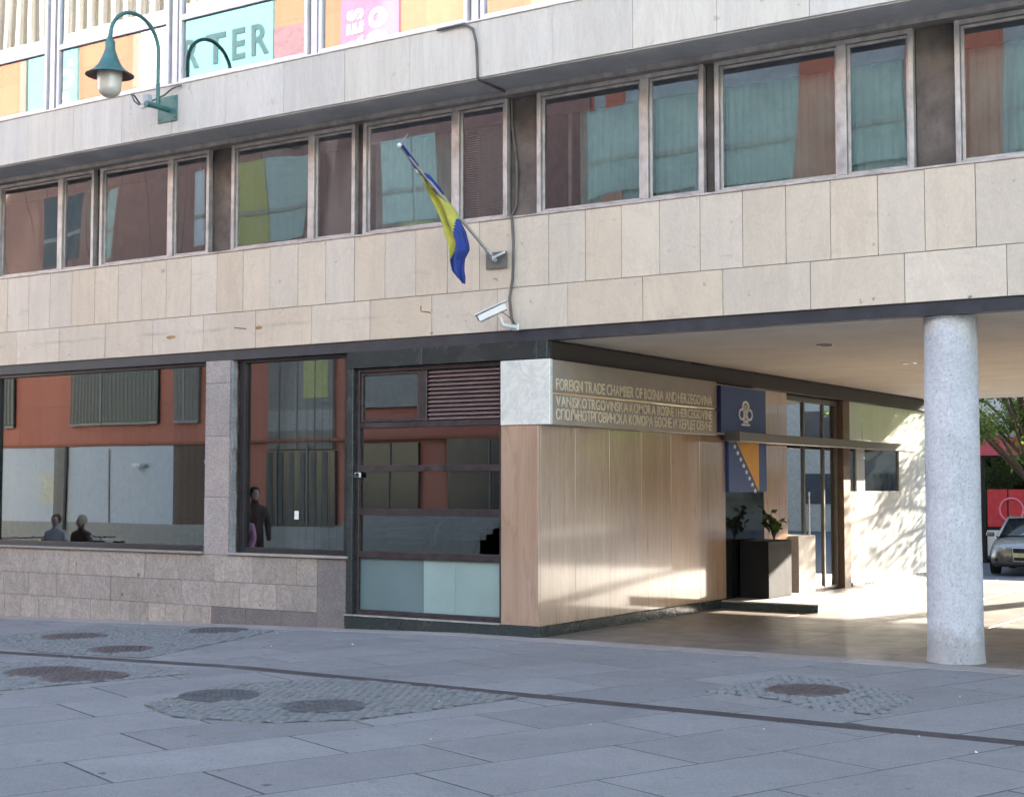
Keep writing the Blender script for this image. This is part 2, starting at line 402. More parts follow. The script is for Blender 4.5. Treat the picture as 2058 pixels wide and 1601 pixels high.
for side in (0, 1):
    for r in range(-30, 31):
        off = (.5 * L if r % 2 else 0) + (.13 * math.sin(r * 2.3)) + side * .4
        for k in range(-16, 17):
            a0, a1 = k * L + off + .010, (k + 1) * L + off - .010; b0, b1 = r * Wd + .010 + side * .3, (r + 1) * Wd - .010 + side * .3
            poly = [(2 + a * ux + b * vx, -4 + a * uy + b * vy) for a, b in ((a0, b0), (a1, b0), (a1, b1), (a0, b1))]
            # split at the channel
            if side == 0: poly = clip(poly, -chs, 1, CH0 + chs * 5 - .108)
            else: poly = clip(poly, chs, -1, -(CH0 + chs * 5) - .108)
            poly = clip(poly, 0, 1, -.34); poly = clip(poly, 0, -1, 11.2) if poly else poly
            poly = clip(poly, 1, 0, 13) if poly else poly; poly = clip(poly, -1, 0, 13) if poly else poly
            if len(poly) < 3 or area(poly) < .004: continue
            cx = sum(p[0] for p in poly) / len(poly); cy = sum(p[1] for p in poly) / len(poly)
            # inside the picture: its own object
            ex, ey = cx - 8.768, cy + 13.994
            dep = -ex * math.sin(R(33.13)) + ey * math.cos(R(33.13)); lat = ex * math.cos(R(33.13)) + ey * math.sin(R(33.13))
            tilt = (random.uniform(-.0008, .0008), random.uniform(-.0008, .0008))
            if dep > 5.5 and abs(lat / dep) < .42 and cnt < 290:
                o = slab(poly, 'paving_slab', pave, plaza, random.uniform(-.0006, .0012), tilt=tilt); cnt += 1
            else:
                n = len(poly); rest.add([(x, y, gz(x, y)) for x, y in poly] + [(x, y, gz(x, y) - .05) for x, y in poly],
                                        [tuple(range(n))] + [(i + n, (i + 1) % n + n, (i + 1) % n, i) for i in range(n)])
rest.build('outer_paving_slabs', pave, plaza, 'stuff')
print('paving slabs', cnt)
# kerb stones along the foot of the facade
x = -12.6
while x < 14:
    ln = .9 + random.uniform(-.1, .1)
    mb = MB(); z0 = [gz(x, -.2), gz(x + ln, -.2)]
    poly = [(x + .003, -.335), (x + ln - .003, -.335), (x + ln - .003, .012 if x > -.1 else -.004), (x + .003, .012 if x > -.1 else -.004)]
    slab(poly, 'edging_stone', kerbst, plaza, .003); x += ln
# drainage channel: iron strip crossing the square
ch = MB(); n = 60
for i in range(n):
    xa, xb = -13 + 26 * i / n, -13 + 26 * (i + 1) / n
    for a, b in ((xa + .004, xb - .004),):
        V = [(a, chy(a) - .10, gz(a, chy(a)) - .002), (b, chy(b) - .10, gz(b, chy(b)) - .002), (b, chy(b) + .10, gz(b, chy(b)) - .002), (a, chy(a) + .10, gz(a, chy(a)) - .002)]
        V += [(x, y, z - .04) for x, y, z in V]
        ch.add(V, [(0, 1, 2, 3), (4, 5, 1, 0), (6, 7, 3, 2), (5, 6, 2, 1), (7, 4, 0, 3)])
tag(ch.build('drainage_channel', channelm), 'long dark iron drainage strip crossing the grey paving', 'drain')
# cobbled patches with covers
MAN = [(-2.35, -4.87, .37, manm, 'rust-brown round manhole cover, the further left of the overlapping pair below the drain strip'),
       (-1.65, -5.02, .37, manm, 'rust-brown round manhole cover, the nearer right of the overlapping pair below the drain strip'),
       (-3.38, -3.05, .34, manm, 'rust-brown manhole cover just above the drain strip at left'),
       (-5.22, -2.12, .38, manm, 'worn brown manhole cover nearest the left display window'),
       (.26, -5.29, .32, mang, 'grey round cover at the left end of the central cobbled patch'),
       (1.35, -5.27, .32, mang, 'grey round cover at the right of the central cobbled patch'),
       (4.13, -2.39, .33, manm, 'dark round manhole cover in cobbles in front of the round column'),
       (-4.09, -.86, .36, mang, 'faint grey cover lying close to the stone base under the narrow window')]
PATCH = [[(-1.57, -5.99), (-3.6, -5.2), (-3.2, -4.05), (-1.6, -4.12), (-.97, -4.42)],
         [(.14, -5.98), (.75, -6.25), (1.53, -6.05), (1.95, -5.62), (2.34, -4.03), (1.97, -3.96), (.41, -3.92), (-.2, -4.7)],
         [(3.42, -2.88), (3.6, -1.55), (4.2, -1.7), (5.0, -2.32), (5.05, -3.35), (4.56, -3.3), (4.1, -3.0)],
         [(-6.4, -2.6), (-6.0, -1.07), (-4.16, -.6), (-3.4, -.6), (-2.79, -2.48), (-2.43, -3.58), (-4.1, -3.60)]]
def inside(p, poly):
    c = False; j = len(poly) - 1
    for i in range(len(poly)):
        if (poly[i][1] > p[1]) != (poly[j][1] > p[1]) and p[0] < (poly[j][0] - poly[i][0]) * (p[1] - poly[i][1]) / (poly[j][1] - poly[i][1]) + poly[i][0]: c = not c
        j = i
    return c
for P in PATCH:
    base = MB(); n = len(P)
    base.add([(x, y, gz(x, y) + .006) for x, y in P], [tuple(range(n))[::-1] if sum(P[i][0] * P[(i + 1) % n][1] - P[(i + 1) % n][0] * P[i][1] for i in range(n)) < 0 else tuple(range(n))])
    base.build('cobble_bed', cobbed, plaza)
    cb = MB(); x0 = min(p[0] for p in P); x1 = max(p[0] for p in P); y0 = min(p[1] for p in P); y1 = max(p[1] for p in P)
    j = 0; yy = y0
    while yy < y1:
        xx = x0 + (j % 2) * .05
        while xx < x1:
            px, py = xx + random.uniform(-.012, .012), yy + random.uniform(-.012, .012) + .02 * math.sin(xx * 5)
            if inside((px, py), P) and all(math.hypot(px - m[0], py - m[1]) > m[2] + .02 for m in MAN) and random.random() > .03:
                a = random.uniform(-.2, .2); h = gz(px, py) + .006 + random.uniform(0, .006); s = .043 * random.uniform(.85, 1.08)
                V = []
                for kk, (rr, zz) in enumerate(((1, -.02), (.9, 0), (.5, .006))):
                    for c4 in range(4):
                        aa = a + math.pi / 4 + c4 * math.pi / 2; V.append((px + s * 1.3 * rr * math.cos(aa), py + s * 1.3 * rr * math.sin(aa), h + zz + random.uniform(-.002, .002)))
                F = [(8, 9, 10, 11)] + [(b + i, b + (i + 1) % 4, b + 4 + (i + 1) % 4, b + 4 + i) for b in (0, 4) for i in range(4)]
                cb.add(V, F)
            xx += .085
        yy += .08; j += 1
    cb.build('cobbles', cobm, plaza, 'stuff')
for i, (x, y, r, m, lab) in enumerate(MAN):
    mb = MB(); z = gz(x, y) + (.019 if i != 1 else .024)
    mb.lathe([(0.001, z), (r * .86, z), (r * .88, z - .005), (r * .9, z), (r, z - .001), (r * 1.02, z - .03)], x, y, 40, sm=False)
    for a in range(-4, 5):
        for b in range(-4, 5):
            px, py = x + a * r * .19, y + b * r * .19
            if math.hypot(px - x, py - y) < r * .8: mb.box(px - .018, px + .018, py - .018, py + .018, z - .001, z + .0035)
    tag(mb.build('manhole_cover', m), lab, 'manhole cover', 'round covers in the square')
# litter scraps
lm = MB()
for (x, y) in ((-5.9, -.42), (-4.9, -.8), (-4.6, -.95), (-3.1, -.9), (-2.0, -2.2), (.35, -5.9), (1.5, -5.9), (.9, -4.2), (2.9, -6.0), (4.6, -4.4), (5.3, -2.1), (5.6, -4.1), (1.95, -4.6), (.1, -1.0), (-1.3, -1.7), (6.1, -4.5), (3.5, -4.9), (-3.2, -3.9), (-2.6, -.45)):
    s = random.uniform(.006, .014); z = gz(x, y) + .008; a = random.random() * 3
    lm.add([(x + s * math.cos(a), y + s * math.sin(a), z), (x - s * math.sin(a), y + s * math.cos(a), z + .012), (x - s * math.cos(a), y - s * math.sin(a), z), (x + s * math.sin(a), y - s * math.cos(a), z + .006)], [(0, 1, 2, 3)])
tag(lm.build('paper_litter', litter), 'scattered small white scraps of litter on the grey paving', 'litter', kind='stuff')
# passage floor
pf = empty('passage_floor', kind='structure')
sheet('floor_bed', -9.8, 14.4, .012, 14.2, 24, 4, -.02, jointm, parent=pf)
for i in range(11):
    for j in range(6):
        x0, x1 = 0.01 + i * 1.3, 0.01 + (i + 1) * 1.3; y0, y1 = .016 + j * 2.36, .016 + (j + 1) * 2.36
        slab([(x0 + .003, y0 + .003), (x1 - .003, y0 + .003), (x1 - .003, y1 - .003), (x0 + .003, y1 - .003)], 'floor_slab', rooffloor, pf, .001)
sheet('road', -60, 60, 14.2, 60, 40, 40, -.02, simple('asphalt_yard', (.10, .10, .105), .85, var=.15, nscale=8, bump=.4), 'structure')

# ------------------------------------------------------------------ our building
B = empty('office_building', 'stone-clad office building with ribbon windows over an open ground-floor passage', 'building')
core = MB()
core.box(-33, 14.4, 4.2, 14.2, 3.49, 6.4)          # back of first floor
core.box(-33, 14.4, .16, 4.2, 3.49, 4.76)          # behind the spandrel (floor build-up)
core.box(-33, 14.4, -.45, 14.2, 6.32, 6.93)        # slab behind the upper stone band
core.box(-33, 14.4, 3.6, 14.2, 6.93, 9.5)
core.box(-33, 14.4, -.40, 14.2, 9.5, 23.0)
core.box(14.4, 24, .1, 14.2, -1, 23)
core.box(-33, -9.95, .16, 14.2, -1, 3.36)
core.build('wall_core', voidm, B)
tp = MB()
for k in range(4): tp.box(-33, 24, -.57, -.41, 9.4 + k * 3.2, 10.3 + k * 3.2)
tp.box(-33, 24, -.57, -.41, 22.3, 23.2); tp.build('upper_spandrel', slabst, B)
# first-floor spandrel, behind the slabs a mortar backing
bk = MB(); bk.box(-14, 14.4, .03, .158, 3.48, 4.77); bk.build('spandrel_backing', facjoint, B)
X1 = [-12.2, -11.7, -11.22, -10.75, -10.28, -9.8, -9.32, -8.84, -8.37, -7.9, -7.42, -6.94, -6.47, -5.99, -5.52, -5.04, -4.57, -4.1, -3.62, -3.16, -2.7, -2.22, -1.75, -1.28, -.82, -.345, .13, .61, 1.07, 1.54, 2.02, 2.51, 2.99, 3.47, 3.96, 4.43, 4.92, 5.4, 5.88, 6.35, 6.83, 7.3]
for a, b in zip(X1, X1[1:]):
    d = random.uniform(-.0025, .0025); piece('stone_panel', a + .003, b - .003, d, .03, 3.972, 4.775, travert, B, .003)
X2 = [-12.9, -11.95, -11.0, -10.05, -9.09, -8.15, -7.19, -6.24, -5.28, -4.34, -3.39, -2.45, -1.51, -.57, .38, 1.33, 2.28, 3.25, 4.22, 5.2, 6.15, 7.1]
for a, b in zip(X2, X2[1:]):
    d = random.uniform(-.0025, .0025); piece('stone_panel', a + .003, b - .003, d, .03, 3.48, 3.966, travert, B, .003)
# dark fascia strip set back under the spandrel
MB().box(-14, 14.4, .022, .16, 3.345, 3.479).build('fascia_strip', darkstrip, B)
# sill ledge under first-floor windows
MB().bbox(-14, 9, -.012, .16, 4.776, 4.80, .004).build('window_ledge', alu, B)
# upper slab band
XS = [-13.2, -12.2, -11.2, -10.2, -9.2, -8.21, -7.25, -6.28, -5.33, -4.36, -3.38, -2.4, -1.42, -.455, .53, 1.53, 2.5, 3.5, 4.48, 5.45, 6.4, 7.4, 8.4]
MB().box(-14, 9.5, -.54, -.46, 6.31, 6.945).build('band_backing', facjoint, B)
for a, b in zip(XS, XS[1:]):
    d = random.uniform(-.002, .002); piece('stone_panel', a + .002, b - .002, -.57 + d, -.54, 6.30, 6.945, slabst, B, .003)
MB().box(-14, 14.4, -.545, .3, 6.285, 6.302).build('soffit', soffitm, B)
MB().box(-14, 14.4, -.02, .2, 6.225, 6.284).build('window_head', alu, B)

def window(x0, x1, z0, z1, y, fm, gm, parent, fw=.05, sash=.035, depth=.06, style=None, mull=None, seed=0):
    """one framed window opening with one or two lights"""
    fr = MB()
    fr.bbox(x0, x0 + fw, y - .02, y + depth, z0, z1, .003); fr.bbox(x1 - fw, x1, y - .02, y + depth, z0, z1, .003)
    fr.bbox(x0 + fw, x1 - fw, y - .017, y + depth, z1 - fw, z1, .003); fr.bbox(x0 + fw, x1 - fw, y - .017, y + depth, z0, z0 + fw * .7, .003)
    lights = [(x0 + fw, x1 - fw)]
    if mull:
        fr.bbox(mull - .05, mull + .05, y - .018, y + depth, z0 + fw * .7, z1 - fw, .003); lights = [(x0 + fw, mull - .05), (mull + .05, x1 - fw)]
    W = fr.build('window', fm, parent)
    for i, (a, b) in enumerate(lights):
        s = MB(); sy = y + .012; c0, c1 = z0 + fw * .7, z1 - fw
        s.bbox(a + .004, a + sash, sy, sy + .035, c0 + .004, c1 - .004, .003); s.bbox(b - sash * .8, b - .004, sy, sy + .035, c0 + .004, c1 - .004, .003)
        s.bbox(a + sash, b - sash * .8, sy + .001, sy + .034, c1 - sash, c1 - .004, .003); s.bbox(a + sash, b - sash * .8, sy + .001, sy + .034, c0 + .004, c0 + sash * .7, .003)
        s.build('sash', fm, W)
        p = MB(); p.box(a + sash * .8, b - sash * .7, sy + .014, sy + .019, c0 + sash * .6, c1 - sash * .8); p.build('pane', gm, W)
    return W, lights

def curtain(x0, x1, z0, z1, y, mat, parent, pitch=.09, amp=.022, name='curtain', seed=0):
    rnd = random.Random(seed); n = int((x1 - x0) / (pitch / 6)); V = []; F = []
    ph = 0
    for i in range(n + 1):
        x = x0 + (x1 - x0) * i / n; ph += 2 * math.pi / 6 * rnd.uniform(.6, 1.4)
        for k, z in enumerate((z0, z1)): V.append((x, y + amp * math.sin(ph) * (1 if k == 0 else .6), z))
    for i in range(n): F.append((2 * i, 2 * i + 2, 2 * i + 3, 2 * i + 1))
    mb = MB(); mb.add(V, F, 0, True); return mb.build(name, mat, parent)
def venetian(x0, x1, z0, z1, y, parent, mat=vene, pitch=.028):
    mb = MB(); z = z0
    while z < z1:
        mb.add([(x0, y, z), (x1, y, z), (x1, y + .016, z + .018), (x0, y + .016, z + .018)], [(0, 1, 2, 3)]); z += pitch
    return mb.build('venetian_blind', mat, parent, 'stuff')

wy = .10
WIN = []
for base in (-9.6, -4.8, 0.0, 4.8):
    WIN += [(base - .08, base + 2.03, base + 1.31), (base + 2.16, base + 4.31, base + 3.57)]
cfg = {0: ('teal', 'teal'), 1: ('roll', 'blind'), 2: ('vcurt', 'vcurt'), 3: ('teal', 'blind'), 4: ('tealR', 'teal'), 5: ('teal', 'teal'), 6: ('teal', 'teal'), 7: ('teal', 'teal')}
for i, (a, b, m) in enumerate(WIN):
    W_, Ls = window(a, b, 4.80, 6.22, wy, alu, gl_first, B, mull=m)
    for p, q in Ls: MB().box(p + .02, q - .02, wy + .045, wy + .10, 5.95, 6.17).build('soffit_reflection', darkstrip, W_)  # dark strip added inside, stands in for the overhang mirrored in the glass
    for j, (p, q) in enumerate(Ls):
        st = cfg[i][j]; yb = wy + .12
        if i == 0 and j == 0: venetian(p, q, 4.86, 6.1, yb, W_)
        elif st == 'teal': curtain(p, q, 4.82, 6.16, yb + .04, curtteal, W_, seed=i * 2 + j)
        elif st == 'tealR': curtain(p + .42, q, 4.82, 6.16, yb + .04, curtteal, W_, seed=9); MB().bbox(p + .26, p + .30, yb + .05, yb + .09, 4.82, 6.16).build('inner_post', alu, W_)
        elif st == 'vcurt': curtain(p, q, 4.82, 6.16, yb + .04, curtgrey, W_, pitch=.14, seed=i * 2 + j)
        elif st == 'roll': MB().box(p, q, yb, yb + .004, 5.05, 6.15).build('roller_blind', simple('mauve_blind', (.50, .38, .35), .8), W_)
        elif st == 'blind': venetian(p, q, 4.86, 6.1 if i == 3 else 5.45, yb, W_)
        if st in ('blind', 'roll'): curtain(p, q, 4.82, 6.16, yb + .25, curtgrey, W_, seed=3)
    if i % 2 == 1:
        # wide pier panel to the right of every pair
        piece('pier_panel', b + .002, b + .41, .17, .20, 4.80, 6.224, pierdark, B, .002)
    else: piece('pier_panel', b + .002, b + .128, .165, .20, 4.80, 6.224, pierdark, B, .002)
piece('pier_panel', -10.09, -9.682, .17, .20, 4.80, 6.224, pierdark, B, .002)
rm = MB(); rm.box(-14, 14, 4.0, 4.18, 4.77, 6.3); rm.build('office_back_wall', room, B)
rm = MB()
for k in range(-3, 3): rm.box(k * 4.8 - .42, k * 4.8 - .28, .35, 4.0, 4.77, 6.3)
rm.build('office_partition', room, B)

# upper windows, nearly flush with the stone band
UB = [(-10.05, -7.86), (-7.65, -5.43), (-5.24, -3.02), (-2.84, -.62), (-.44, 1.78), (1.96, 4.18), (4.36, 6.58)]
uy = -.53
MB().bbox(-14, 9.4, -.585, -.45, 6.946, 6.972, .004).build('window_ledge', alu_up, B)
for i, (a, b) in enumerate(UB):
    fr = MB(); z0, z1, zt = 6.973, 9.38, 7.83
    for x0, x1 in ((a, a + .05), (b - .05, b)): fr.bbox(x0, x1, uy - .02, uy + .07, z0, z1, .003)
    for q0, q1 in ((z0, z0 + .05), (zt - .03, zt + .05), (z1 - .05, z1)): fr.bbox(a + .05, b - .05, uy - .017, uy + .07, q0, q1, .003)
    W_ = fr.build('window', alu_up, B)
    mid = a + 1.52 if i in (0,) else None
    MB().box(a + .05, b - .05, uy + .02, uy + .026, z0 + .05, zt - .03).build('pane', gl_up, W_)
    MB().box(a + .05, b - .05, uy + .02, uy + .026, zt + .05, z1 - .05).build('pane', gl_up, W_)
    if i in (0, 1, 2):
        s = MB(); x = a + .08
        while x < b - .12:
            if random.random() > .12: s.box(x, x + .055, uy + .13, uy + .134, zt + .16 + random.uniform(-.02, .03), z1 - .05)
            x += .105
        s.build('vertical_blind', slat, W_, 'stuff')
    else:
        MB().box(a + .05, b - .05, uy + .2, uy + .21, zt + .05, z1 - .05).build('roller_blind', slat, W_)
    MB().bbox(b + .045, b + .14, uy + .0, uy + .07, z0, z1, .003).build('mullion', alu_up, B)
rm = MB(); rm.box(-14, 14, 3.4, 3.58, 6.93, 9.5); rm.build('upper_room_wall', room, B)

# ---- ground floor, left part: stone base, piers, display windows
gb = MB(); gb.box(-14, -2.80, .04, .30, -.5, .80); gb.box(-5.22, -4.78, .04, .3, .80, 3.345); gb.box(-10.3, -9.72, .04, .3, .8, 3.345); gb.build('base_backing', facjoint, B)
def prow(z0, z1, xs, mat=plinthst):
    for a, b in zip(xs, xs[1:]):
        d = random.uniform(-.002, .002); piece('stone_panel', a + .002, b - .002, d, .04, z0 + .002, z1 - .002, mat, B, .002)
def rr_(x0, x1, st, jit):
    xs = [x0]
    while xs[-1] < x1 - st * 1.3: xs.append(xs[-1] + st + random.uniform(-jit, jit))
    return xs + [x1]
prow(.45, .80, rr_(-13.5, -3.26, .72, .18)); prow(.125, .45, rr_(-13.5, -3.26, .62, .12))
prow(-.5, .125, rr_(-13.5, -5.07, .36, .06)); prow(-.5, .125, rr_(-5.07, -3.26, .55, .08), darkst); prow(-.5, .80, [-3.26, -2.80], darkst)
prow(.8, 1.55, [-5.22, -4.78], pillarst); prow(1.55, 2.35, [-5.22, -4.78], pillarst); prow(2.35, 3.05, [-5.22, -4.78], pillarst); prow(3.05, 3.345, [-5.22, -4.78], pillarst)
prow(.8, 3.345, [-10.2, -9.76], pillarst)
# broken edge of the pier: rough strip
be = MB(); z = .82
while z < 3.33:
    h = random.uniform(.05, .16); be.box(-4.78, -4.78 + random.uniform(.012, .04), .03, .11, z, min(3.34, z + h - .004)); z += h
be.build('broken_edge', concrete, B)
for a, b in ((-14, -5.235), (-4.80, -2.76)):
    piece('sill_slab', a, b, -.035, .12, .803, .832, kerbst, B, .003)
DW = [(-9.72, -5.24), (-4.70, -2.80)]
for a, b in DW:
    fr = MB(); fr.bbox(a, a + .09, .10, .22, .835, 3.344, .003); fr.bbox(b - .07 if b < -4 else b - .12, b, .10, .22, .835, 3.344, .003)
    fr.bbox(a + .09, b - .07, .102, .22, 3.30, 3.344, .003); fr.bbox(a + .09, b - .07, .102, .22, .835, .90, .003)
    W_ = fr.build('display_window', blackm, B)
    MB().box(a + .06, b - .05, .16, .168, .88, 3.32).build('pane', gl_shop, W_)
    vb = MB(); x = a + .12; rnd = random.Random(int(a * 10))
    while x < b - .15:
        t_ = rnd.uniform(-.01, .03); vb.add([(x, .30, .86), (x + .085, .30 + t_, .86), (x + .085, .30 + t_, 3.3), (x, .30, 3.3)], [(0, 1, 2, 3)]); x += .127 + rnd.uniform(-.006, .006)
    vb.build('vertical_blind', simple('warm_grey_blind', (.60, .55, .48), .8), W_, 'stuff')
# shop interiors
sh = MB(); sh.box(-9.9, -.1, 4.0, 4.2, -.3, 3.36); sh.box(-9.9, -9.8, .25, 4, -.3, 3.36); sh.build('shop_wall', room, B)
MB().box(-9.9, -.05, .25, 4.0, .02, .05).build('shop_floor', roomfloor, B)
MB().box(-9.9, -.05, .2, 4.0, 3.36, 3.40).build('shop_ceiling', room, B)
MB().box(-.14, -.06, .25, 4.95, 0, 3.36).build('shop_side_wall', room, B)

# ---- dark-framed glazed bay
for a, b in ((-2.79, -1.64), (-1.64, -.02)):
    piece('fascia_slab', a + .002, b - .002, -.02, .06, 3.14, 3.344, granite, B, .003)
piece('fascia_slab', -.018, .12, -.02, .06, 3.14, 3.344, granite, B, .003)
piece('fascia_slab', -2.79, -2.70, -.01, .1, .125, 3.138, granite, B, .003)
for a, b in ((-2.79, -1.68), (-1.68, -.52), (-.52, .03)):
    piece('base_slab', a + .002, b - .002, -.045, .08, -.12, .118, granite, B, .004)
MB().bbox(-2.79, -.51, -.05, .10, .119, .132, .002).build('base_ledge', alu, B)
Y0, Y1 = .04, .14
fr = MB()
fr.bbox(-2.70, -2.64, Y0, Y1, .135, 3.137); fr.bbox(-.565, -.505, Y0, Y1, .135, 3.137)
for z0, z1 in ((.135, .19), (.82, .905), (1.34, 1.425), (1.87, 1.945), (2.40, 2.47), (3.085, 3.137)): fr.bbox(-2.64, -.565, Y0 + .003, Y1, z0, z1)
fr.bbox(-1.72, -1.61, Y0 + .001, Y1, 2.47, 3.085)
GW = fr.build('glazed_bay', bronze, B)
s = MB(); s.bbox(-2.64, -2.60, .055, .11, 2.475, 3.08); s.bbox(-1.76, -1.72, .055, .11, 2.475, 3.08); s.bbox(-2.60, -1.76, .056, .11, 2.475, 2.51); s.bbox(-2.60, -1.76, .056, .11, 3.045, 3.08); s.build('sash', alu and bronze, GW)
MB().box(-2.61, -1.75, .085, .09, 2.5, 3.05).build('pane', gl_shop, GW)
for z0, z1 in ((.905, 1.34), (1.425, 1.87), (1.945, 2.40)): MB().box(-2.64, -.565, .085, .091, z0, z1).build('pane', gl_shop, GW)
for k in range(12):
    z = 2.485 + k * .0505; mb = MB()
    mb.add([(-1.60, .055, z), (-.575, .055, z), (-.575, .055, z + .008), (-1.60, .055, z + .008), (-1.60, .115, z + .036), (-.575, .115, z + .036), (-.575, .115, z + .046), (-1.60, .115, z + .046)],
           [(0, 1, 2, 3), (3, 2, 6, 7), (4, 7, 6, 5), (0, 4, 5, 1), (0, 3, 7, 4), (1, 5, 6, 2)])
    mb.build('louvre_slat', simple('louvre_metal', (.27, .19, .18), .4, .4, var=.05), B)
MB().box(-1.61, -.57, .13, .14, 2.47, 3.09).build('louvre_backing', blackm, B)
piece('beige_panel', -2.60, -.74, .16, .175, 1.44, 1.85, beige, GW, .003)
for a, b, m in ((-2.64, -1.675, frostd), (-1.675, -1.215, frost), (-1.215, -.565, frost)): piece('frosted_pane', a + .002, b - .002, .08, .095, .192, .818, m, GW, .002)
MB().bbox(-3.78, -3.71, .150, .159, 1.27, 1.38, .002).build('paper_note', white, B)
MB().bbox(-2.69, -2.60, .02, .037, 1.80, 1.86).build('lock_sticker', white, GW)
MB().lathe([(.001, 0), (.028, 0), (.028, .01)], 0, 0, 16).build('lock_symbol', blackm, GW).matrix_world = Matrix.Translation((-2.645, .018, 1.83)) @ Matrix.Rotation(R(90), 4, 'X')
# little things in the shop: a stair, white shirt-like hanger panel
st = MB()
for k in range(6): st.box(-1.7, -.6, 1.0 + k * .28, 1.28 + k * .28, .05 + k * .16, .05 + (k + 1) * .16)
st.build('inner_stair', concrete, B)

MB().bbox(-2.62, -1.95, .5, 1.1, 1.25, 1.31, .01).build('reflection_slab', simple('pale_blue_reflection', (.45, .62, .75), .3), B)  # slab added indoors in place of a light blue streak mirrored in the glass
for k in range(3): MB().bbox(-2.6, -1.98, .55, 1.05, .98 + k * .085, 1.03 + k * .085, .01).build('reflection_stripe', slat, B)  # pale stripes added below it for the same mirrored streak
MB().bbox(-1.93, -1.78, .5, .9, .05, 1.30, .03).build('reflection_end', blackm, B)  # dark end piece of the added reflection stand-in
MB().tube([(-1.75, .4, .93), (-1.72, .4, 1.2), (-1.5, .5, 1.42), (-1.3, .6, 1.5)], .018, 6).build('stair_rail', steel, B)
# ---- corner of rose travertine and marble block
MB().box(-.50, -.002, .03, .16, .12, 3.13).build('corner_backing', facjoint, B)
piece('corner_slab', -.503, -.001, -.02, .03, .123, 2.385, rose, B, .003)
piece('marble_block', -.503, .165, -.035, .03, 2.388, 3.128, marble, B, .006)
SY = [.031, .8, 1.62, 2.44, 3.27, 4.13, 4.95]
for a, b in zip(SY, SY[1:]): piece('wall_slab', -.05, random.uniform(-.001, .001), a + .0015, b - .0015, .123, 2.385, rose, B, .002)
piece('wall_slab', -.05, -.003, .031, 4.95, 2.388, 3.128, rose, B, .002)
piece('base_slab', -.06, .03, .082, 4.72, -.05, .119, granite, B, .004)
piece('beam', -.05, .055, .10, 14.1, 3.13, 3.344, simple('brown_beam', (.035, .028, .025), .55, var=.12), B, .004)
# ---- entrance side further in
piece('glass_wall_panel', -.04, -.01, 4.955, 6.30, .12, 2.36, simple('black_glass', (.010, .012, .012), .04, var=.1), B, .002)
piece('wall_slab', -.05, 0, 4.955, 7.2, 2.365, 3.128, rose, B, .002)
piece('wall_slab', -.2, .0, 6.302, 7.2, .0, 2.363, rose, B, .003)
piece('low_pier', -.2, .16, 7.22, 7.92, .0, .93, kerbst, B, .01)
piece('brown_pier', -.3, .01, 9.60, 9.92, 0, 3.128, simple('brown_wood', (.13, .075, .04), .5, var=.15, nscale=4), B, .004)
for z0, z1 in ((-.3, .84), (.845, 1.60)): piece('wall_slab', -.06, 0, 9.923, 14.05, z0, z1, palewall, B, .003)
piece('wall_slab', -.06, 0, 10.25, 10.66, 1.604, 2.375, palewall, B, .002); piece('wall_slab', -.06, 0, 12.50, 14.05, 1.604, 2.375, palewall, B, .002)
piece('wall_slab', -.06, 0, 9.923, 14.05, 2.379, 3.128, palewall, B, .002)
dg = simple('dark_glass', (.015, .018, .018), .05, var=.1)
piece('side_window', -.06, -.03, 9.925, 10.248, 1.602, 2.377, dg, B, .002); piece('side_window', -.06, -.03, 10.662, 12.498, 1.602, 2.377, dg, B, .002)
piece('base_slab', -.05, .02, 9.93, 14.05, -.3, .06, darkstrip and granite, B, .003)
# entrance glazing
en = MB()
for y0, y1 in ((7.21, 7.27), (8.07, 8.13), (8.92, 8.98), (9.53, 9.59)): en.bbox(-.14, -.08, y0, y1, .02, 3.12)
for z0, z1 in ((2.37, 2.47), (3.03, 3.12), (.02, .06)): en.bbox(-.135, -.085, 7.27, 9.53, z0, z1)
E_ = en.build('entrance_door', simple('entrance_frame', (.16, .14, .12), .4, .6), B)
for y0, y1 in ((7.27, 8.07), (8.13, 8.92), (8.98, 9.53)):
    MB().box(-.115, -.108, y0, y1, .06, 2.37).build('pane', gl_door, E_); MB().box(-.115, -.108, y0, y1, 2.47, 3.03).build('pane', gl_door, E_)
MB().tube([(-.05, 8.2, .5), (-.05, 8.2, 1.6)], .018).build('handle', steel, E_)
lb = MB(); lb.box(-6, -5.8, 4.95, 14, 0, 3.36); lb.box(-5.8, -.21, 13.9, 14, 0, 3.36); lb.box(-5.8, -.21, 4.2, 4.3, 0, 3.36); lb.build('lobby_wall', room, B)
MB().box(-5.8, -.1, 4.3, 13.9, -.02, .02).build('lobby_floor', rooffloor, B)
MB().box(-5.8, .0, 4.3, 14.0, 3.346, 3.40).build('lobby_ceiling', room, B)
MB().box(-.2, -.08, 9.93, 14.05, -.3, 3.128).build('wall_backing', concrete, B)
# ceiling of the passage
MB().box(.057, 14.4, .161, 14.2, 3.362, 3.48).build('passage_ceiling', ceilm, B)
for (x, y) in ((2.46, 2.45), (2.45, 5.57), (2.45, 8.7), (7.2, 2.45), (7.2, 5.57), (7.2, 8.7)):
    mb = MB(); mb.lathe([(.001, 3.358), (.075, 3.358), (.08, 3.352), (.10, 3.352), (.105, 3.361)], x, y, 24); mb.build('recessed_light', steel if y > 3 else bronze, B)
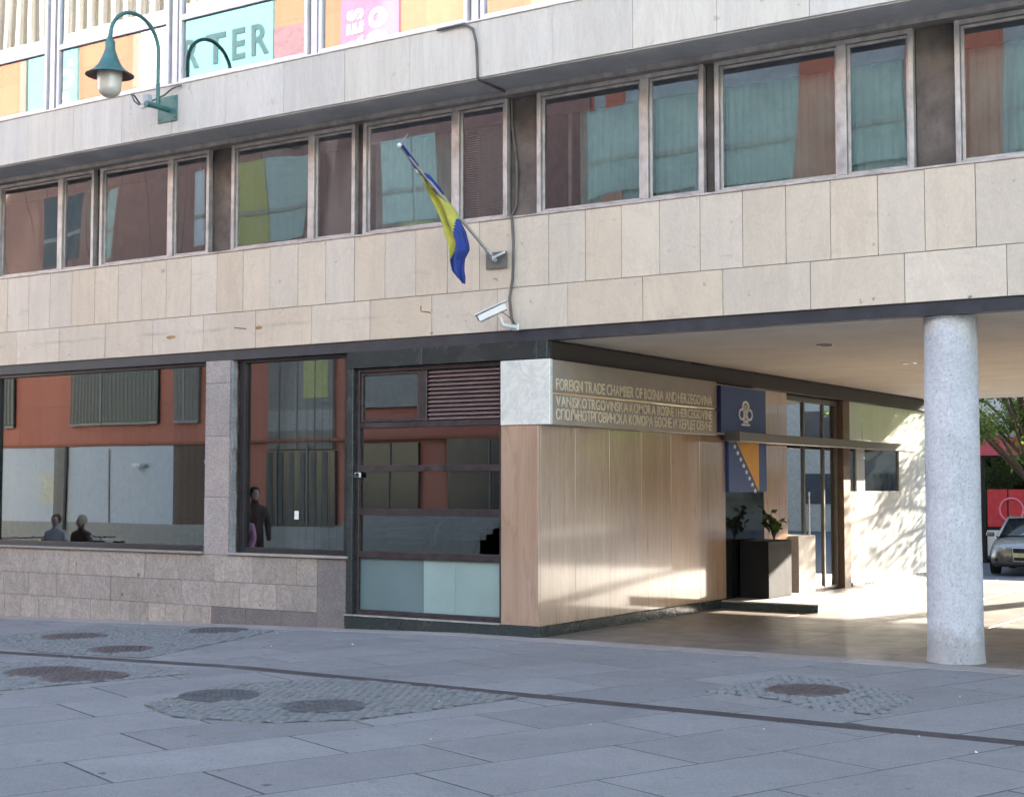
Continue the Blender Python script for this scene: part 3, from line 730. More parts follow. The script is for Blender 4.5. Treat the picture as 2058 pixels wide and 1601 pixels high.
# round columns
def column(x, y):
    mb = MB(); n = 48; V = []; F = []; zs = [-.05 + i * .055 for i in range(63)]; zs = [z for z in zs if z < 3.36] + [3.361]
    for i, z in enumerate(zs):
        r = .266 - .004 * z + (.012 * max(0, (.10 - z)) / .1 if z < .10 else 0)
        for k in range(n):
            a = 2 * math.pi * k / n; d = noise.noise((math.cos(a) * 2 + x, math.sin(a) * 2, z * 2)) * .006
            V.append((x + (r + d) * math.cos(a), y + (r + d) * math.sin(a), z))
    for i in range(len(zs) - 1):
        for k in range(n): F.append((i * n + k, i * n + (k + 1) % n, (i + 1) * n + (k + 1) % n, (i + 1) * n + k))
    mb.add(V, F, 0, True); mb.build('column', columnm, B)
column(4.56, .33); column(9.41, .33); column(4.95, 13.6); column(9.41, 13.6)
# platform in front of the entrance
P = empty('entrance_platform', 'low dark-edged stone platform before the entrance in the passage', 'platform')
piece('riser', .032, 1.44, 4.725, 4.76, -.02, .088, granite, P, .003); piece('riser', 1.405, 1.44, 4.762, 6.6, -.02, .088, kerbst, P, .003)
for i in range(2):
    piece('top_slab', .032 + i * .71, .032 + (i + 1) * .71 - .004, 4.72, 6.6, .09, .112, kerbst, P, .003)
MB().box(.032, 1.40, 4.76, 6.58, -.02, .089).build('platform_core', concrete, P)

# ------------------------------------------------------------------ signs
S = empty('metal_sign', 'long brushed bronze sign in English, Latin and Cyrillic letters on the passage wall', 'sign', (.0, .03, 2.39))
piece('sign_plate', .002, .142, .002, 4.36, .372, .735, signm, S, .003); piece('sign_plate', .002, .142, .002, 4.36, .003, .345, signm, S, .003)
piece('sign_rail', .002, .15, .002, 4.36, .347, .370, simple('polished_rail', (.85, .74, .58), .18, 1.), S, .003)
for body, y0, y1, z, h in (('FOREIGN TRADE CHAMBER OF BOSNIA AND HERZEGOVINA', .10, 4.2, .398, .130), ('VANJSKOTRGOVINSKA KOMORA BOSNE I HERCEGOVINE', .10, 4.2, .208, .118),
                           ('\u0421\u041f\u041e\u0409\u041d\u041e\u0422\u0420\u0413\u041e\u0412\u0418\u041d\u0421\u041a\u0410 \u041a\u041e\u041c\u041e\u0420\u0410 \u0411\u041e\u0421\u041d\u0415 \u0418 \u0425\u0415\u0420\u0426\u0415\u0413\u041e\u0412\u0418\u041d\u0415', .10, 4.2, .060, .118)):
    sz = h / .70; adv = 0.; row = []
    for chh in body:
        if chh == ' ': adv += sz * .26; continue
        o, wd, mn = text_mesh('letter', chh, sz, brass, S, None, .004, bold=.0015); row.append((o, adv - mn)); adv += wd + sz * .085
    k_ = (y1 - y0) / adv
    for o, a_ in row: o.rotation_euler = (R(90), 0, R(90)); o.scale = (k_, 1, 1); o.location = (.147, y0 + a_ * k_, z)
S2 = empty('blue_emblem_sign', 'deep blue box sign with a pale three-lobed emblem above the canopy', 'sign', (0, 4.40, 2.43))
piece('sign_box', .002, .20, 0, 1.53, 0, .65, signblue, S2, .003); piece('sign_side', .001, .198, -.006, -.001, 0, .65, signblue2, S2, .001)
em = MB()
def ringYZ(mb, cy, cz, ry, rz, w_, x, n=24, d=.012):
    V = []; F = []
    for k in range(n):
        a = 2 * math.pi * k / n; c, s_ = math.cos(a), math.sin(a)
        V += [(x, cy + ry * c, cz + rz * s_), (x, cy + (ry - w_) * c, cz + (rz - w_) * s_), (x + d, cy + ry * c, cz + rz * s_), (x + d, cy + (ry - w_) * c, cz + (rz - w_) * s_)]
    for k in range(n):
        a, b = 4 * k, 4 * ((k + 1) % n); F += [(a + 2, b + 2, b + 3, a + 3), (a, b, b + 2, a + 2), (a + 3, b + 3, b + 1, a + 1)]
    mb.add(V, F)
for cy, cz, ry, rz in ((.80, .385, .12, .085), (.67, .275, .105, .085), (.93, .275, .105, .085)): ringYZ(em, cy, cz, ry, rz, .03, .201)
em.box(.201, .212, .66, .94, .115, .145); em.box(.201, .212, .72, .88, .155, .20); em.build('emblem', inkw, S2)
MB().box(.2005, .203, .72, .88, .21, .42).build('emblem_fill', simple('emblem_beige', (.5, .47, .38), .5), S2)
S3 = empty('flag_panel_sign', 'blue and yellow national flag panel with white stars below the canopy', 'sign', (0, 4.96, 1.61))
piece('panel', -.008, .05, 0, 1.33, 0, .75, signblue, S3, .002)
tri = MB(); tri.add([(.051, .22, .75), (.051, 1.04, .75), (.051, 1.04, .0), (.054, .22, .75), (.054, 1.04, .75), (.054, 1.04, .0)], [(3, 5, 4), (0, 1, 4, 3), (1, 2, 5, 4), (2, 0, 3, 5)]); tri.build('yellow_triangle', signyel, S3)
for k in range(9):
    t = k / 8.; cy, cz = .10 + .80 * t, .735 - .72 * t; V = [(.052, 0, 0)]
    for q in range(10):
        a = math.pi / 2 + q * math.pi / 5; r = .058 if q % 2 == 0 else .024; V.append((.052, r * math.cos(a) * 1.15, r * math.sin(a) * .72))
    V += [(v[0] + .003, v[1], v[2]) for v in V]
    F = [(11, 12 + q, 12 + (q + 1) % 10) for q in range(10)] + [(1 + q, 1 + (q + 1) % 10, 12 + (q + 1) % 10, 12 + q) for q in range(10)]
    o = MB().add(V, F).build('star', inkw, S3); o.location = (0, cy, cz)
cn = empty('entrance_canopy', 'narrow brown metal canopy bar running along the wall above the entrance', 'canopy', (0, 4.5, 2.32))
piece('canopy_body', .21, .43, 0, 7.7, -.01, .115, canopym, cn, .004); piece('bracket', .002, .209, .3, .36, .02, .08, canopym, cn, .002); piece('bracket', .002, .209, 4.3, 4.36, .02, .08, canopym, cn, .002); piece('bracket', .002, .209, 7.3, 7.36, .02, .08, canopym, cn, .002)
# planter and its plant
pl = empty('planter', 'tall black box planter standing on the entrance platform', 'planter', (.27, 5.72, .113))
mb = MB(); mb.bbox(-.22, .22, -.42, .42, 0, .80, .008); mb.build('box', simple('matte_black', (.012, .011, .012), .75, var=.1, spec=.2), pl)
MB().box(-.19, .19, -.39, .39, .801, .806).build('soil', simple('soil', (.03, .02, .014), .95, nscale=30), pl)
def leaves(mb, pts, size, rnd, droop=.3, aspect=.45, tones=None):
    for p in pts:
        d = Vector((rnd.uniform(-1, 1), rnd.uniform(-1, 1), rnd.uniform(-.8, .5) - droop)).normalized()
        sdir = d.cross(Vector((rnd.uniform(-1, 1), rnd.uniform(-1, 1), 1))).normalized(); s = size * rnd.uniform(.6, 1.3)
        p = Vector(p); a = p + d * s; m = p + d * s * .5
        mb.add([p, m + sdir * s * aspect * .5, a, m - sdir * s * aspect * .5], [(0, 1, 2, 3)])
        if tones is not None: t = rnd.random(); tones += [t] * 4
def tone_attr(o, tones):
    at = o.data.attributes.new('tone', 'FLOAT', 'POINT'); at.data.foreach_set('value', tones)
pt = empty('potted_plant', 'small dark broad-leaved plant growing out of the black planter', 'plant', (.3, 5.95, .92))
rnd = random.Random(4); sm = MB(); lf = MB(); tn = []
for k in range(9):
    a = rnd.uniform(0, 6.28); h = rnd.uniform(.2, .48); ex = rnd.uniform(.05, .26)
    top = (ex * math.cos(a) * .6, ex * math.sin(a), h); sm.tube([(0, 0, 0), (top[0] * .4, top[1] * .4, h * .6), top], [.008, .006, .004], 5)
    leaves(lf, [(top[0] * t + rnd.uniform(-.04, .04), top[1] * t + rnd.uniform(-.04, .04), h * (.55 + .45 * t)) for t in [rnd.uniform(.3, 1.1) for _ in range(9)]], .11, rnd, .1, .7, tn)
sm.build('stems', bark, pt); tone_attr(lf.build('foliage', leafd, pt), tn)

# ------------------------------------------------------------------ fixtures on the facade
# wall lamp
la = empty('wall_lamp', 'green bell-shaped street lamp on a curved arm fixed to the upper stone band', 'lamp', (-5.40, -.572, 6.64))
def rel(p): return (p[0] + 5.40, p[1] + .572, p[2] - 6.64)
mb = MB(); mb.bbox(-.18, .18, -.014, 0, -.17, .17, .003)
for a in (-.14, .14):
    for c in (-.13, .13): mb.tube([(a, -.014, c), (a, -.024, c)], .012, 6)
mb.build('wall_plate', greenpaint, la)
MB().tube([(0.02, -.01, -.01), (0.02, -.40, -.01)], .038, 14).build('bracket_tube', greenpaint, la)
pts = [(.02, -.2, -.02), (.02, -.2, .4), (.02, -.2, .71)]
for k in range(1, 17):
    a = math.pi * k / 16; pts.append((.02, -.2 - .405 + .405 * math.cos(a), .71 + .40 * math.sin(a)))
pts.append((.02, -1.01, .66)); MB().tube(pts, [.026] * len(pts), 12).build('curved_arm', greenpaint, la)
mb = MB(); mb.lathe([(.001, .70), (.035, .70), (.04, .66), (.062, .65), (.065, .60), (.065, .56), (.068, .55), (.065, .54), (.08, .50), (.11, .42), (.155, .33), (.22, .265), (.285, .225), (.30, .215), (.30, .208)], .02, -1.01, 40); mb.build('shade', greenpaint, la)
mb = MB(); mb.lathe([(.299, .2075), (.28, .215), (.20, .25), (.13, .30), (.001, .31)], .02, -1.01, 40); mb.build('shade_lining', lampin, la)
gg = NG('opal_glass'); gg.b.inputs['Base Color'].default_value = (.62, .57, .48, 1); gg.b.inputs['Roughness'].default_value = .2
gg.b.inputs['Subsurface Weight'].default_value = 0.3; gg.b.inputs['Subsurface Radius'].default_value = (.05, .04, .03); gg.b.inputs['Coat Weight'].default_value = .5
mb = MB(); mb.lathe([(.155, .275), (.158, .20), (.150, .12), (.146, .05)] + [(.146 * math.cos(a), .05 - .125 * math.sin(a)) for a in [math.pi / 2 * q / 8 for q in range(1, 8)]] + [(.001, -.075)], .02, -1.01, 32); mb.build('glass_globe', gg.m, la)
MB().bbox(-.09, .0, -.36, -.27, -.03, .13, .005).build('junction_box', simple('grey_box', (.42, .43, .45), .5), la)
MB().tube([(-.06, -.38, -.02), (-.06, -.38, -.06)], .035, 8).build('cable_gland', white, la)
MB().tube([(-.5, -.03, .14), (-.42, -.2, .20), (-.33, -.33, .17), (-.24, -.36, .06), (-.14, -.37, .0), (-.08, -.37, -.01)], .012, 6).build('cable', cablem, la)
MB().tube([(-.0, -.28, .05), (.03, -.1, .16), (.09, -.04, .24), (.19, -.03, .27), (.27, -.025, .275)], .012, 6).build('cable', cablem, la)
# facade cables
def cable(pts, r, label):
    # gentle subdivision for a hand-laid look
    P_ = []
    for a, b in zip(pts, pts[1:]):
        a, b = Vector(a), Vector(b); n = max(1, int((b - a).length / .12))
        for k in range(n):
            t = k / n; q = a.lerp(b, t); P_.append((q.x + noise.noise(q * 3) * .008, q.y, q.z))
    P_.append(pts[-1]); return tag(MB().tube(P_, r, 7).build('cable', cablem), label, 'cable', 'cables on the facade')
cable([(-1.0, -.60, 6.935), (-.62, -.60, 6.94), (-.50, -.598, 6.86), (-.46, -.592, 6.7), (-.44, -.592, 6.29), (-.44, -.56, 6.272), (-.45, -.1, 6.27), (-.46, .13, 6.26), (-.46, .145, 5.9), (-.40, .15, 5.5), (-.39, .15, 5.2), (-.40, .15, 4.95), (-.47, .145, 4.83), (-.39, .0, 4.815), (-.36, -.018, 4.78), (-.33, -.018, 4.5), (-.35, -.018, 4.07), (-.385, -.018, 3.84), (-.36, -.018, 3.62), (-.30, -.018, 3.485)], .016, 'grey-brown cable running down from the upper band past the dark pier to the fascia')
# flag pole + flag
fp = empty('flagpole', 'slanting metal flagpole with white ball tip on a steel wall plate', 'flagpole', (-.565, -.015, 4.30))
MB().bbox(-.145, .145, -.012, .0, -.095, .10, .003).build('wall_plate', simple('dull_plate_metal', (.13, .13, .115), .5, .2), fp)
b0 = Vector((0, -.02, -.01)); b1 = Vector((-.51, -1.19, 1.18))
mb = MB(); mb.tube([b0, b1], .019, 10); mb.build('pole', simple('pole_metal', (.38, .35, .31), .4, .5), fp)
MB().tube([b0, b0 + (b1 - b0) * .1], .028, 10).build('socket', steel, fp)
MB().tube([(.13, -.02, .085), (.0, -.09, .02), (-.01, -.06, -.0)], .014, 6).build('stay', white, fp)
mb = MB(); mb.lathe([(.001, -.03), (.02, -.022), (.03, 0), (.02, .022), (.001, .03)], 0, 0, 12); o = mb.build('finial', white, fp); o.location = b1
MB().tube([b1, b1 + Vector((.12, .0, .12))], .004, 5).build('hook', steel, fp)
FL = [(5.475, -1.075, -1.035, -1.19), (5.28, -1.035, -.965, -1.0), (5.22, -1.03, -.97, -.95), (5.18, -1.010, -.910, -.874), (5.06, -1.040, -.870, -.745), (4.97, -1.030, -.860, -.66), (4.79, -.945, -.74, -.63), (4.64, -.885, -.66, -.62), (4.55, -.85, -.605, -.62), (4.40, -.785, -.56, -.62), (4.34, -.78, -.55, -.62), (4.24, -.775, -.60, -.62), (4.12, -.76, -.60, -.62), (4.05, -.71, -.59, -.62), (3.97, -.625, -.598, -.62)]
V = []; F = []; MI = []; nu = 48; nr = 110
def frow(t):
    s = t * (len(FL) - 1); i = min(int(s), len(FL) - 2); f = s - i
    return [FL[i][k] * (1 - f) + FL[i + 1][k] * f for k in range(4)]
for r in range(nr + 1):
    t = r / nr; z, xl, xr, y = frow(t); wd = xr - xl
    for k in range(nu):
        a = 2 * math.pi * k / nu; c, s_ = math.cos(a), math.sin(a); u = (1 - c) / 2
        th = .018 + .03 * min(1, wd / .25)
        fold = math.sin(u * 11 + t * 7) * .034 * min(1, wd / .18) + math.sin(u * 17 - t * 11) * .008
        V.append((xl + wd * u, y + (-th if s_ > 0 else th) * abs(s_) ** .6 + fold, z + .01 * math.sin(u * 8)))
def fmat(z, u):
    if z > 5.21: return 0 if z > 5.25 else (2 if u < .6 else 0)
    if z > 4.99:
        edge = .35 + .5 * (5.21 - z) / .22 * .6
        if u < edge: return 1
        if abs(z - 5.07 + .05 * math.sin(u * 30)) < .04 and .45 < u < .9: return 2
        return 0
    if z > 4.70: return 1
    if z > 4.22:
        e = .92 - (4.70 - z) / .48 * .92
        return 1 if u < max(e, .0) else 0
    return 0
for r in range(nr):
    for k in range(nu):
        F.append((r * nu + k, (r + 1) * nu + k, (r + 1) * nu + (k + 1) % nu, r * nu + (k + 1) % nu))
        z = frow((r + .5) / nr)[0]; MI.append(fmat(z, (1 - math.cos(2 * math.pi * (k + .5) / nu)) / 2))
me = bpy.data.meshes.new('flag'); me.from_pydata(V, [], F); me.polygons.foreach_set('material_index', MI); me.polygons.foreach_set('use_smooth', [True] * len(F))
tag(link('flag', me, [blue, yellow, whitec]), 'twisted blue and yellow national flag hanging limp from the pole', 'flag')
# security camera
cc = empty('security_camera', 'pale box security camera under the spandrel corner pointing down left', 'camera', (-.30, -.012, 3.52))
def obox(name, size, loc, rot, mat, par, b=.006):
    o = piece(name, -size[0] / 2, size[0] / 2, -size[1] / 2, size[1] / 2, -size[2] / 2, size[2] / 2, mat, par, b); o.location = loc; o.rotation_euler = rot; return o
rot = (0, R(-24), R(25))
obox('housing', (.34, .10, .075), (-.13, -.29, .135), rot, white, cc)
obox('sunshield', (.40, .125, .012), (-.15, -.30, .185), rot, white, cc, .003)
obox('front_glass', (.006, .08, .055), (-.283, -.36, .068), rot, blackm, cc, .001)
MB().tube([(-.05, -.26, .08), (-.03, -.24, .0), (-.01, -.12, -.01), (0, -.0, -.01)], [.022, .025, .025, .03], 10).build('bracket', white, cc)
obox('wall_mount', (.09, .02, .08), (.0, -.01, -.01), (0, 0, 0), white, cc)
MB().tube([(-.02, -.26, .14), (.04, -.2, .08), (.03, -.08, .02), (.02, -.01, .02)], .006, 5).build('lead', cablem, cc)
# hook, nails, rust stains
hk = MB(); hk.tube([(-1.53, .0, 3.76), (-1.53, -.09, 3.76), (-1.58, -.12, 3.765), (-1.58, -.12, 3.83)], .007, 6); tag(hk.build('wall_hook', rustm), 'small bent rusty hook sticking out of the stone left of the camera', 'hook')
nl = MB(); nl.tube([(-4.50, .0, 3.74), (-4.62, -.1, 3.75)], .006, 5); tag(nl.build('wall_bolt', rustm), 'thin iron bolt sticking out of the stone above the pillar', 'bolt')
for x, z, wd in ((-5.88, 3.71, .09), (-4.28, 3.745, .06)):
    n = 14; V = [(x + wd * math.cos(6.283 * k / n), -.0045, z + .018 * math.sin(6.283 * k / n) - (.01 if k > 7 else 0)) for k in range(n)]
    MB().add(V, [tuple(range(n))[::-1]]).build('rust_patch', simple('rust_stain', (.36, .22, .09), .9, var=.2, nscale=25), B)

# ------------------------------------------------------------------ behind the passage: shop, car, trees
ST = empty('red_storefront', 'shop with a red fascia band and dark glass front behind the passage', 'shop', (-8, 30, -.56))
redm = simple('red_fascia', (.55, .09, .12), .45, var=.05); redp = simple('red_panel', (.60, .05, .06), .4, var=.1)
palemetal = simple('pale_cladding', (.55, .62, .68), .3, .3, var=.06)
MB().bbox(-10, 11.5, -.25, 0, 3.14, 3.68, .01).build('fascia', redm, ST)
mb = MB()
for k in range(8): mb.bbox(-10 + k * 2.7, -10 + (k + 1) * 2.7 - .03, .2, .3, 3.70, 5.6, .01); mb.bbox(-10 + k * 2.7, -10 + (k + 1) * 2.7 - .03, .2, .3, 5.65, 8.5, .01)
mb.build('upper_cladding', palemetal, ST)
MB().box(-10, 11.5, .3, 8, -.1, 8.4).build('body', voidm, ST)
for k in range(9): MB().bbox(-5.2 + 2.0 * k - .1, -5.2 + 2.0 * k, -.02, .1, 0, 3.12).build('mullion', blackm, ST)
for k in range(8):
    a = -5.2 + 2 * k
    MB().box(a + .01, a + 1.89, .03, .04, .1, 3.1).build('pane', gl_shop, ST)
    ringYZ_ = MB(); ringYZ_.tube([(a + .75 + .34 * math.cos(t), -.004, 1.55 + .34 * math.sin(t)) for t in [6.2832 * k2 / 24 for k2 in range(25)]], .03, 6, cap=False); ringYZ_.build('poster_ring', simple('pale_pink_print', (.75, .25, .32), .5), ST)
    for q in range(3): piece('red_poster', a + .05 + q * .61, a + .62 + q * .61, .005, .025, 1.05, 2.15, redp, ST, .003)
    piece('white_panel', a + .03, a + 1.85, .005, .02, .2, .95, white, ST, .003)
def block(name, label, x0, x1, y0, y1, h, wall, fl, loc=None):
    T = empty(name, label, 'building', ((x0 + x1) / 2, y0, -.6)); hw = (x1 - x0) / 2
    MB().box(-hw, hw, 0, y1 - y0, 0, h + .6).build('wall', wall, T)
    n = int((x1 - x0) / 3.2)
    for f in range(fl):
        for k in range(n):
            xa = -hw + 1 + k * 3.2; za = 1.4 + f * h / fl
            w_ = piece('window', xa, xa + 1.7, -.05, -.01, za, za + 1.5, odark_, T, .01)
    MB().bbox(-hw - .2, hw + .2, -.2, y1 - y0 + .2, h + .6, h + .8, .02).build('roof', concrete, T)
odark_ = simple('far_window', (.06, .07, .08), .2)
block('apartment_block', 'long cream apartment block far behind the passage', -6, 30, 56, 66, 12.5, simple('cream_render', (.46, .42, .35), .85), 4)
block('apartment_block', 'grey apartment block far behind and to the right of the cream one', 33, 70, 52, 62, 13, simple('grey_render', (.36, .36, .36), .85), 4)
block('apartment_block', 'brownish apartment block at the far right behind the square', 26, 44, 20, 34, 11, simple('brown_render', (.34, .27, .21), .85), 4)
# parked car
def car(cx, cy, rz, z0):
    t = empty('parked_car', 'silver-beige saloon car parked nose-on beyond the passage', 'car', (cx, cy, z0), rz)
    paint = simple('silver_beige_paint', (.24, .215, .185), .28, .6, var=.03); g_ = NG('car_glass'); g_.b.inputs['Base Color'].default_value = (.02, .025, .025, 1); g_.b.inputs['Roughness'].default_value = .05
    gm = g_.m
    # cross-sections along the length (nose at y=0): y, half width low, half width belt, z bottom, z belt(shoulder), z top centre
    SX = [(0.0, .60, .56, .28, .60, .66), (.10, .80, .72, .22, .66, .74), (.35, .87, .82, .20, .74, .84), (.9, .90, .86, .20, .84, .93), (1.25, .90, .86, .20, .88, .98), (3.6, .90, .86, .20, .92, 1.0), (4.2, .88, .82, .22, .92, 1.0), (4.5, .80, .74, .26, .86, .92), (4.58, .72, .66, .35, .75, .80)]
    V = []; F = []
    for y, wl, wb, zb, zs, zt in SX:
        half = [(0, zb), (wl * .85, zb), (wl * .97, zb + .1), (wl, zb + (zs - zb) * .55), (wb * 1.02, zs - .05), (wb * .93, zs + (zt - zs) * .45), (wb * .6, zt - .01), (0, zt)]
        ring = [(x, y, z) for x, z in half] + [(-x, y, z) for x, z in half[-2:0:-1]]; V += ring
    n = 14
    for i in range(len(SX) - 1):
        for k in range(n): F.append((i * n + k, (i + 1) * n + k, (i + 1) * n + (k + 1) % n, i * n + (k + 1) % n))
    F.append(tuple(range(n))); F.append(tuple(range((len(SX) - 1) * n, len(SX) * n))[::-1])
    MB().add(V, F, 0, True).build('body', paint, t)
    # greenhouse
    GX = [(1.05, .70, .96, .97), (1.75, .60, 1.39, 1.40), (2.2, .58, 1.42, 1.43), (2.9, .57, 1.41, 1.42), (3.9, .66, 1.0, 1.01)]
    V = []; F = []
    for y, wt, ze, zt in GX:
        V += [(-.80, y, .90), (-wt, y, ze), (0, y, zt + .015), (wt, y, ze), (.80, y, .90)]
    for i in range(4):
        for k in range(4): F.append((i * 5 + k, i * 5 + k + 1, (i + 1) * 5 + k + 1, (i + 1) * 5 + k))
    MI = []
    for i in range(4):
        for k in range(4): MI.append(0 if (i in (1, 2) and k in (1, 2)) else 1)
    mb = MB(); mb.add(V, F, 0, True); mb.mi = MI; mb.build('cabin', [paint, gm], t)
    rail = MB()
    for s_ in (-1, 1): rail.tube([(s_ * .78, .98, .93), (s_ * .62, 1.74, 1.40), (s_ * .59, 2.2, 1.43), (s_ * .58, 2.9, 1.42), (s_ * .68, 3.95, 1.0)], .035, 8)
    rail.tube([(-.6, 1.74, 1.40), (0, 1.72, 1.425), (.6, 1.74, 1.40)], .03, 8); rail.build('roof_rail', paint, t)
    for s_ in (-1, 1):
        for y in (.78, 3.7):
            wv = MB(); wv.tube([(0, 0, 0), (.21, 0, 0)], .32, 28); o = wv.build('wheel', simple('tyre', (.02, .02, .02), .8), t); o.location = (s_ * .80 - .105, y, .32)
            wr = MB(); wr.tube([(.0, 0, 0), (.215, 0, 0)], .21, 16); o2 = wr.build('rim', steel, o); o2.location = (-.005 if s_ < 0 else .003, 0, 0)
        o = MB().bbox(-.17, .17, -.03, .05, -.06, .06, .03).build('headlight', simple('headlight_lens', (.45, .42, .36), .1, .3), t); o.location = (s_ * .60, .10, .66); o.rotation_euler = (R(-20), 0, s_ * R(28))
        o = MB().bbox(-.10, .10, -.05, .05, -.06, .06, .025).build('side_mirror', paint, t); o.location = (s_ * 1.0, 1.25, 1.0)
        o = MB().bbox(-.11, .11, -.02, .02, -.035, .035, .01).build('fog_lamp', blackm, t); o.location = (s_ * .62, .04, .40)
    o = MB().bbox(-.26, .26, -.02, .03, -.17, .17, .02).build('grille', blackm, t); o.location = (0, -.015, .52)
    ring = MB()
    ring.tube([(-.27, -.035, .69), (.27, -.035, .69), (.24, -.035, .36), (-.24, -.035, .36), (-.27, -.035, .69)], .014, 6); ring.build('grille_surround', steel, t)
    MB().bbox(-.26, .26, -.055, -.038, .46, .57, .003).build('number_plate', simple('plate_pale_yellow', (.72, .66, .38), .5), t)
    MB().bbox(-.75, .75, -.0, .06, .24, .30, .01).build('bumper_lip', blackm, t)
    return t
car(-.62, 23.9, R(6), -.56)
# dark bollard-like box in front of the car
bo = MB(); bo.bbox(-.12, .12, -.12, .12, 0, .55, .02); o = bo.build('bollard', blackm); o.location = (.52, 20.2, gz(0, 20.2)); tag(o, 'short black post standing in front of the silver car', 'bollard')

def tree(x, y, z, trunk_h, rx, rz_, nleaf, seed, label, droop=.35, size=.12, name='locust_tree'):
    rnd = random.Random(seed); T = empty(name, label, 'tree', (x, y, z))
    tk = MB(); tk.tube([(0, 0, 0), (.05, .03, trunk_h * .5), (.0, .08, trunk_h), (.1, .1, trunk_h + rz_ * .8)], [.17, .14, .12, .04], 10)
    clumps = []
    for k in range(34):
        a = rnd.uniform(0, 6.283); rr = rx * math.sqrt(rnd.random()); h = rnd.uniform(-.9, 1.)
        rr *= math.sqrt(max(.15, 1 - h * h * .8)); c = Vector((rr * math.cos(a), rr * math.sin(a), trunk_h + rz_ * .9 + h * rz_)); clumps.append((c, rnd.uniform(.4, .95)))
        st = Vector((0, .05, trunk_h * rnd.uniform(.7, 1.1))); mid = st.lerp(c, .55) + Vector((0, 0, .35)); tk.tube([st, mid, c], [.05, .03, .01], 5)
    tk.build('trunk', bark, T)
    lf = MB(); tn = []
    for i in range(nleaf):
        c, r = clumps[i % len(clumps)]; v = Vector((rnd.gauss(0, 1), rnd.gauss(0, 1), rnd.gauss(0, .75)))
        v = v.normalized() * r * rnd.random() ** .45; v.z -= .15 * (v.x ** 2 + v.y ** 2)
        leaves(lf, [c + v], size, rnd, droop, .42, tn)
    tone_attr(lf.build('crown', leafm, T), tn)
    return T
tree(.5, 20.2, -.5, 3.0, 3.0, 1.9, 24000, 11, 'leafy locust tree whose drooping branches hang beyond the passage ceiling')
tree(11.5, 27.5, -.56, 1.6, 3.2, 1.7, 9000, 5, 'round green tree standing to the right behind the building', size=.16)
tree(17.5, 33.5, -.56, 1.8, 3.2, 2.2, 7000, 6, 'taller green tree further right behind the building', size=.18)
tree(7.0, 38.0, -.56, 1.8, 3.0, 2.2, 6000, 16, 'broad green tree standing before the cream apartment block', size=.18)
tree(22.5, 27.5, -.56, 1.8, 3.2, 2.4, 6000, 17, 'green tree standing before the brownish apartment block', size=.18)
tree(-6.0, 20.0, -.5, 1.6, 2.8, 1.5, 9000, 8, 'green tree behind the building, mirrored in the red shop glass', size=.14)

# ------------------------------------------------------------------ across the square (seen in the glass)
O = empty('orange_office_building', 'orange panelled office building facing the square from across', 'building', (0, -24, 0))
def orangemat():
    g = NG('orange_panels'); br = g.n.new('ShaderNodeTexBrick'); br.offset = 0; br.inputs['Scale'].default_value = 1
    br.inputs['Mortar Size'].default_value = .006; br.inputs['Brick Width'].default_value = 1.25; br.inputs['Row Height'].default_value = 1.6
    br.inputs['Color1'].default_value = (.48, .162, .10, 1); br.inputs['Color2'].default_value = (.42, .135, .085, 1); br.inputs['Mortar'].default_value = (.16, .05, .03, 1)
    mp = g.n.new('ShaderNodeMapping'); mp.inputs['Rotation'].default_value = (R(90), 0, 0); g.link(g.geo.outputs['Position'], mp.inputs[0]); g.link(mp.outputs[0], br.inputs[0])
    g.link(br.outputs[0], g.b.inputs['Base Color']); g.b.inputs['Roughness'].default_value = .6; return g.m
orange = orangemat(); odk = simple('fin_grey', (.14, .13, .12), .6)
MB().box(-46, -13.5, -12, -.1, -.5, 18.7).build('body', orange, O)
MB().box(-46, -13.5, -12, -.3, 18.7, 23).build('top_storey', simple('white_render', (.62, .61, .58), .8), O)
fin = MB()  # fins added to put dark stripes into the upper window reflections
for k in range(46): fin.box(-45.8 + k * .7, -45.8 + k * .7 + .26, -.31, -.1, 19.0, 22)
fin.build('stripe_fins', odk, O); MB().box(-46, -13.5, -.32, .1, 18.7, 18.98).build('cornice', simple('white_render', (.62, .61, .58), .8), O)
MB().box(-75, -46.02, -12, -.1, -.5, 19).build('left_wing', simple('cream_wing', (.48, .47, .44), .8), O)
MB().box(-13.48, 34, -12, -.1, -.5, 20.5).build('right_wing', simple('grey_wing', (.36, .40, .42), .8), O)
for x0, x1 in ((-12.9, -12.0), (-6.9, -5.45), (-3.5, -1.2)): MB().box(x0, x1, -.1, .01, 3.2, 20).build('orange_panel', orange, O)
bluewall = simple('pale_blue_wall', (.52, .56, .60), .6, var=.04); obeige = simple('shutter_grey', (.20, .19, .165), .7, var=.08); obrown = simple('shutter_brown', (.12, .075, .05), .7)
otq = simple('sky_teal_window', (.33, .42, .39), .35, var=.08); oyel = simple('yellow_blind', (.42, .41, .17), .7, var=.06); odark = simple('dark_window', (.035, .04, .045), .15); owh = simple('white_frame', (.75, .75, .74), .5); ogrey = simple('stone_grey', (.33, .32, .29), .8)  # teal window colour stands in for sky mirrored in the panes
obrick = simple('dulled_orange_band', (.26, .15, .13), .7, var=.1)  # wall colour dulled here to tone down the orange mirrored in first-floor glass
def op(name, x0, x1, z0, z1, mat, d=.0): return MB().box(x0, x1, -.1 + d, .02 + d, z0, z1).build(name, mat, O)
op('dulled_band', -45.9, -13.6, 9.4, 14.6, obrick, -.016)
for k in range(22): op('panel_joint', -45.6 + k * 1.45, -45.57 + k * 1.45, 9.4, 14.6, odark, -.01)
op('wall_panel', -60, -37.5, .3, 3.2, bluewall); op('wall_panel', -36.9, -31.2, .3, 3.2, bluewall); op('pillar', -37.5, -36.9, 0, 3.2, obeige, .2)
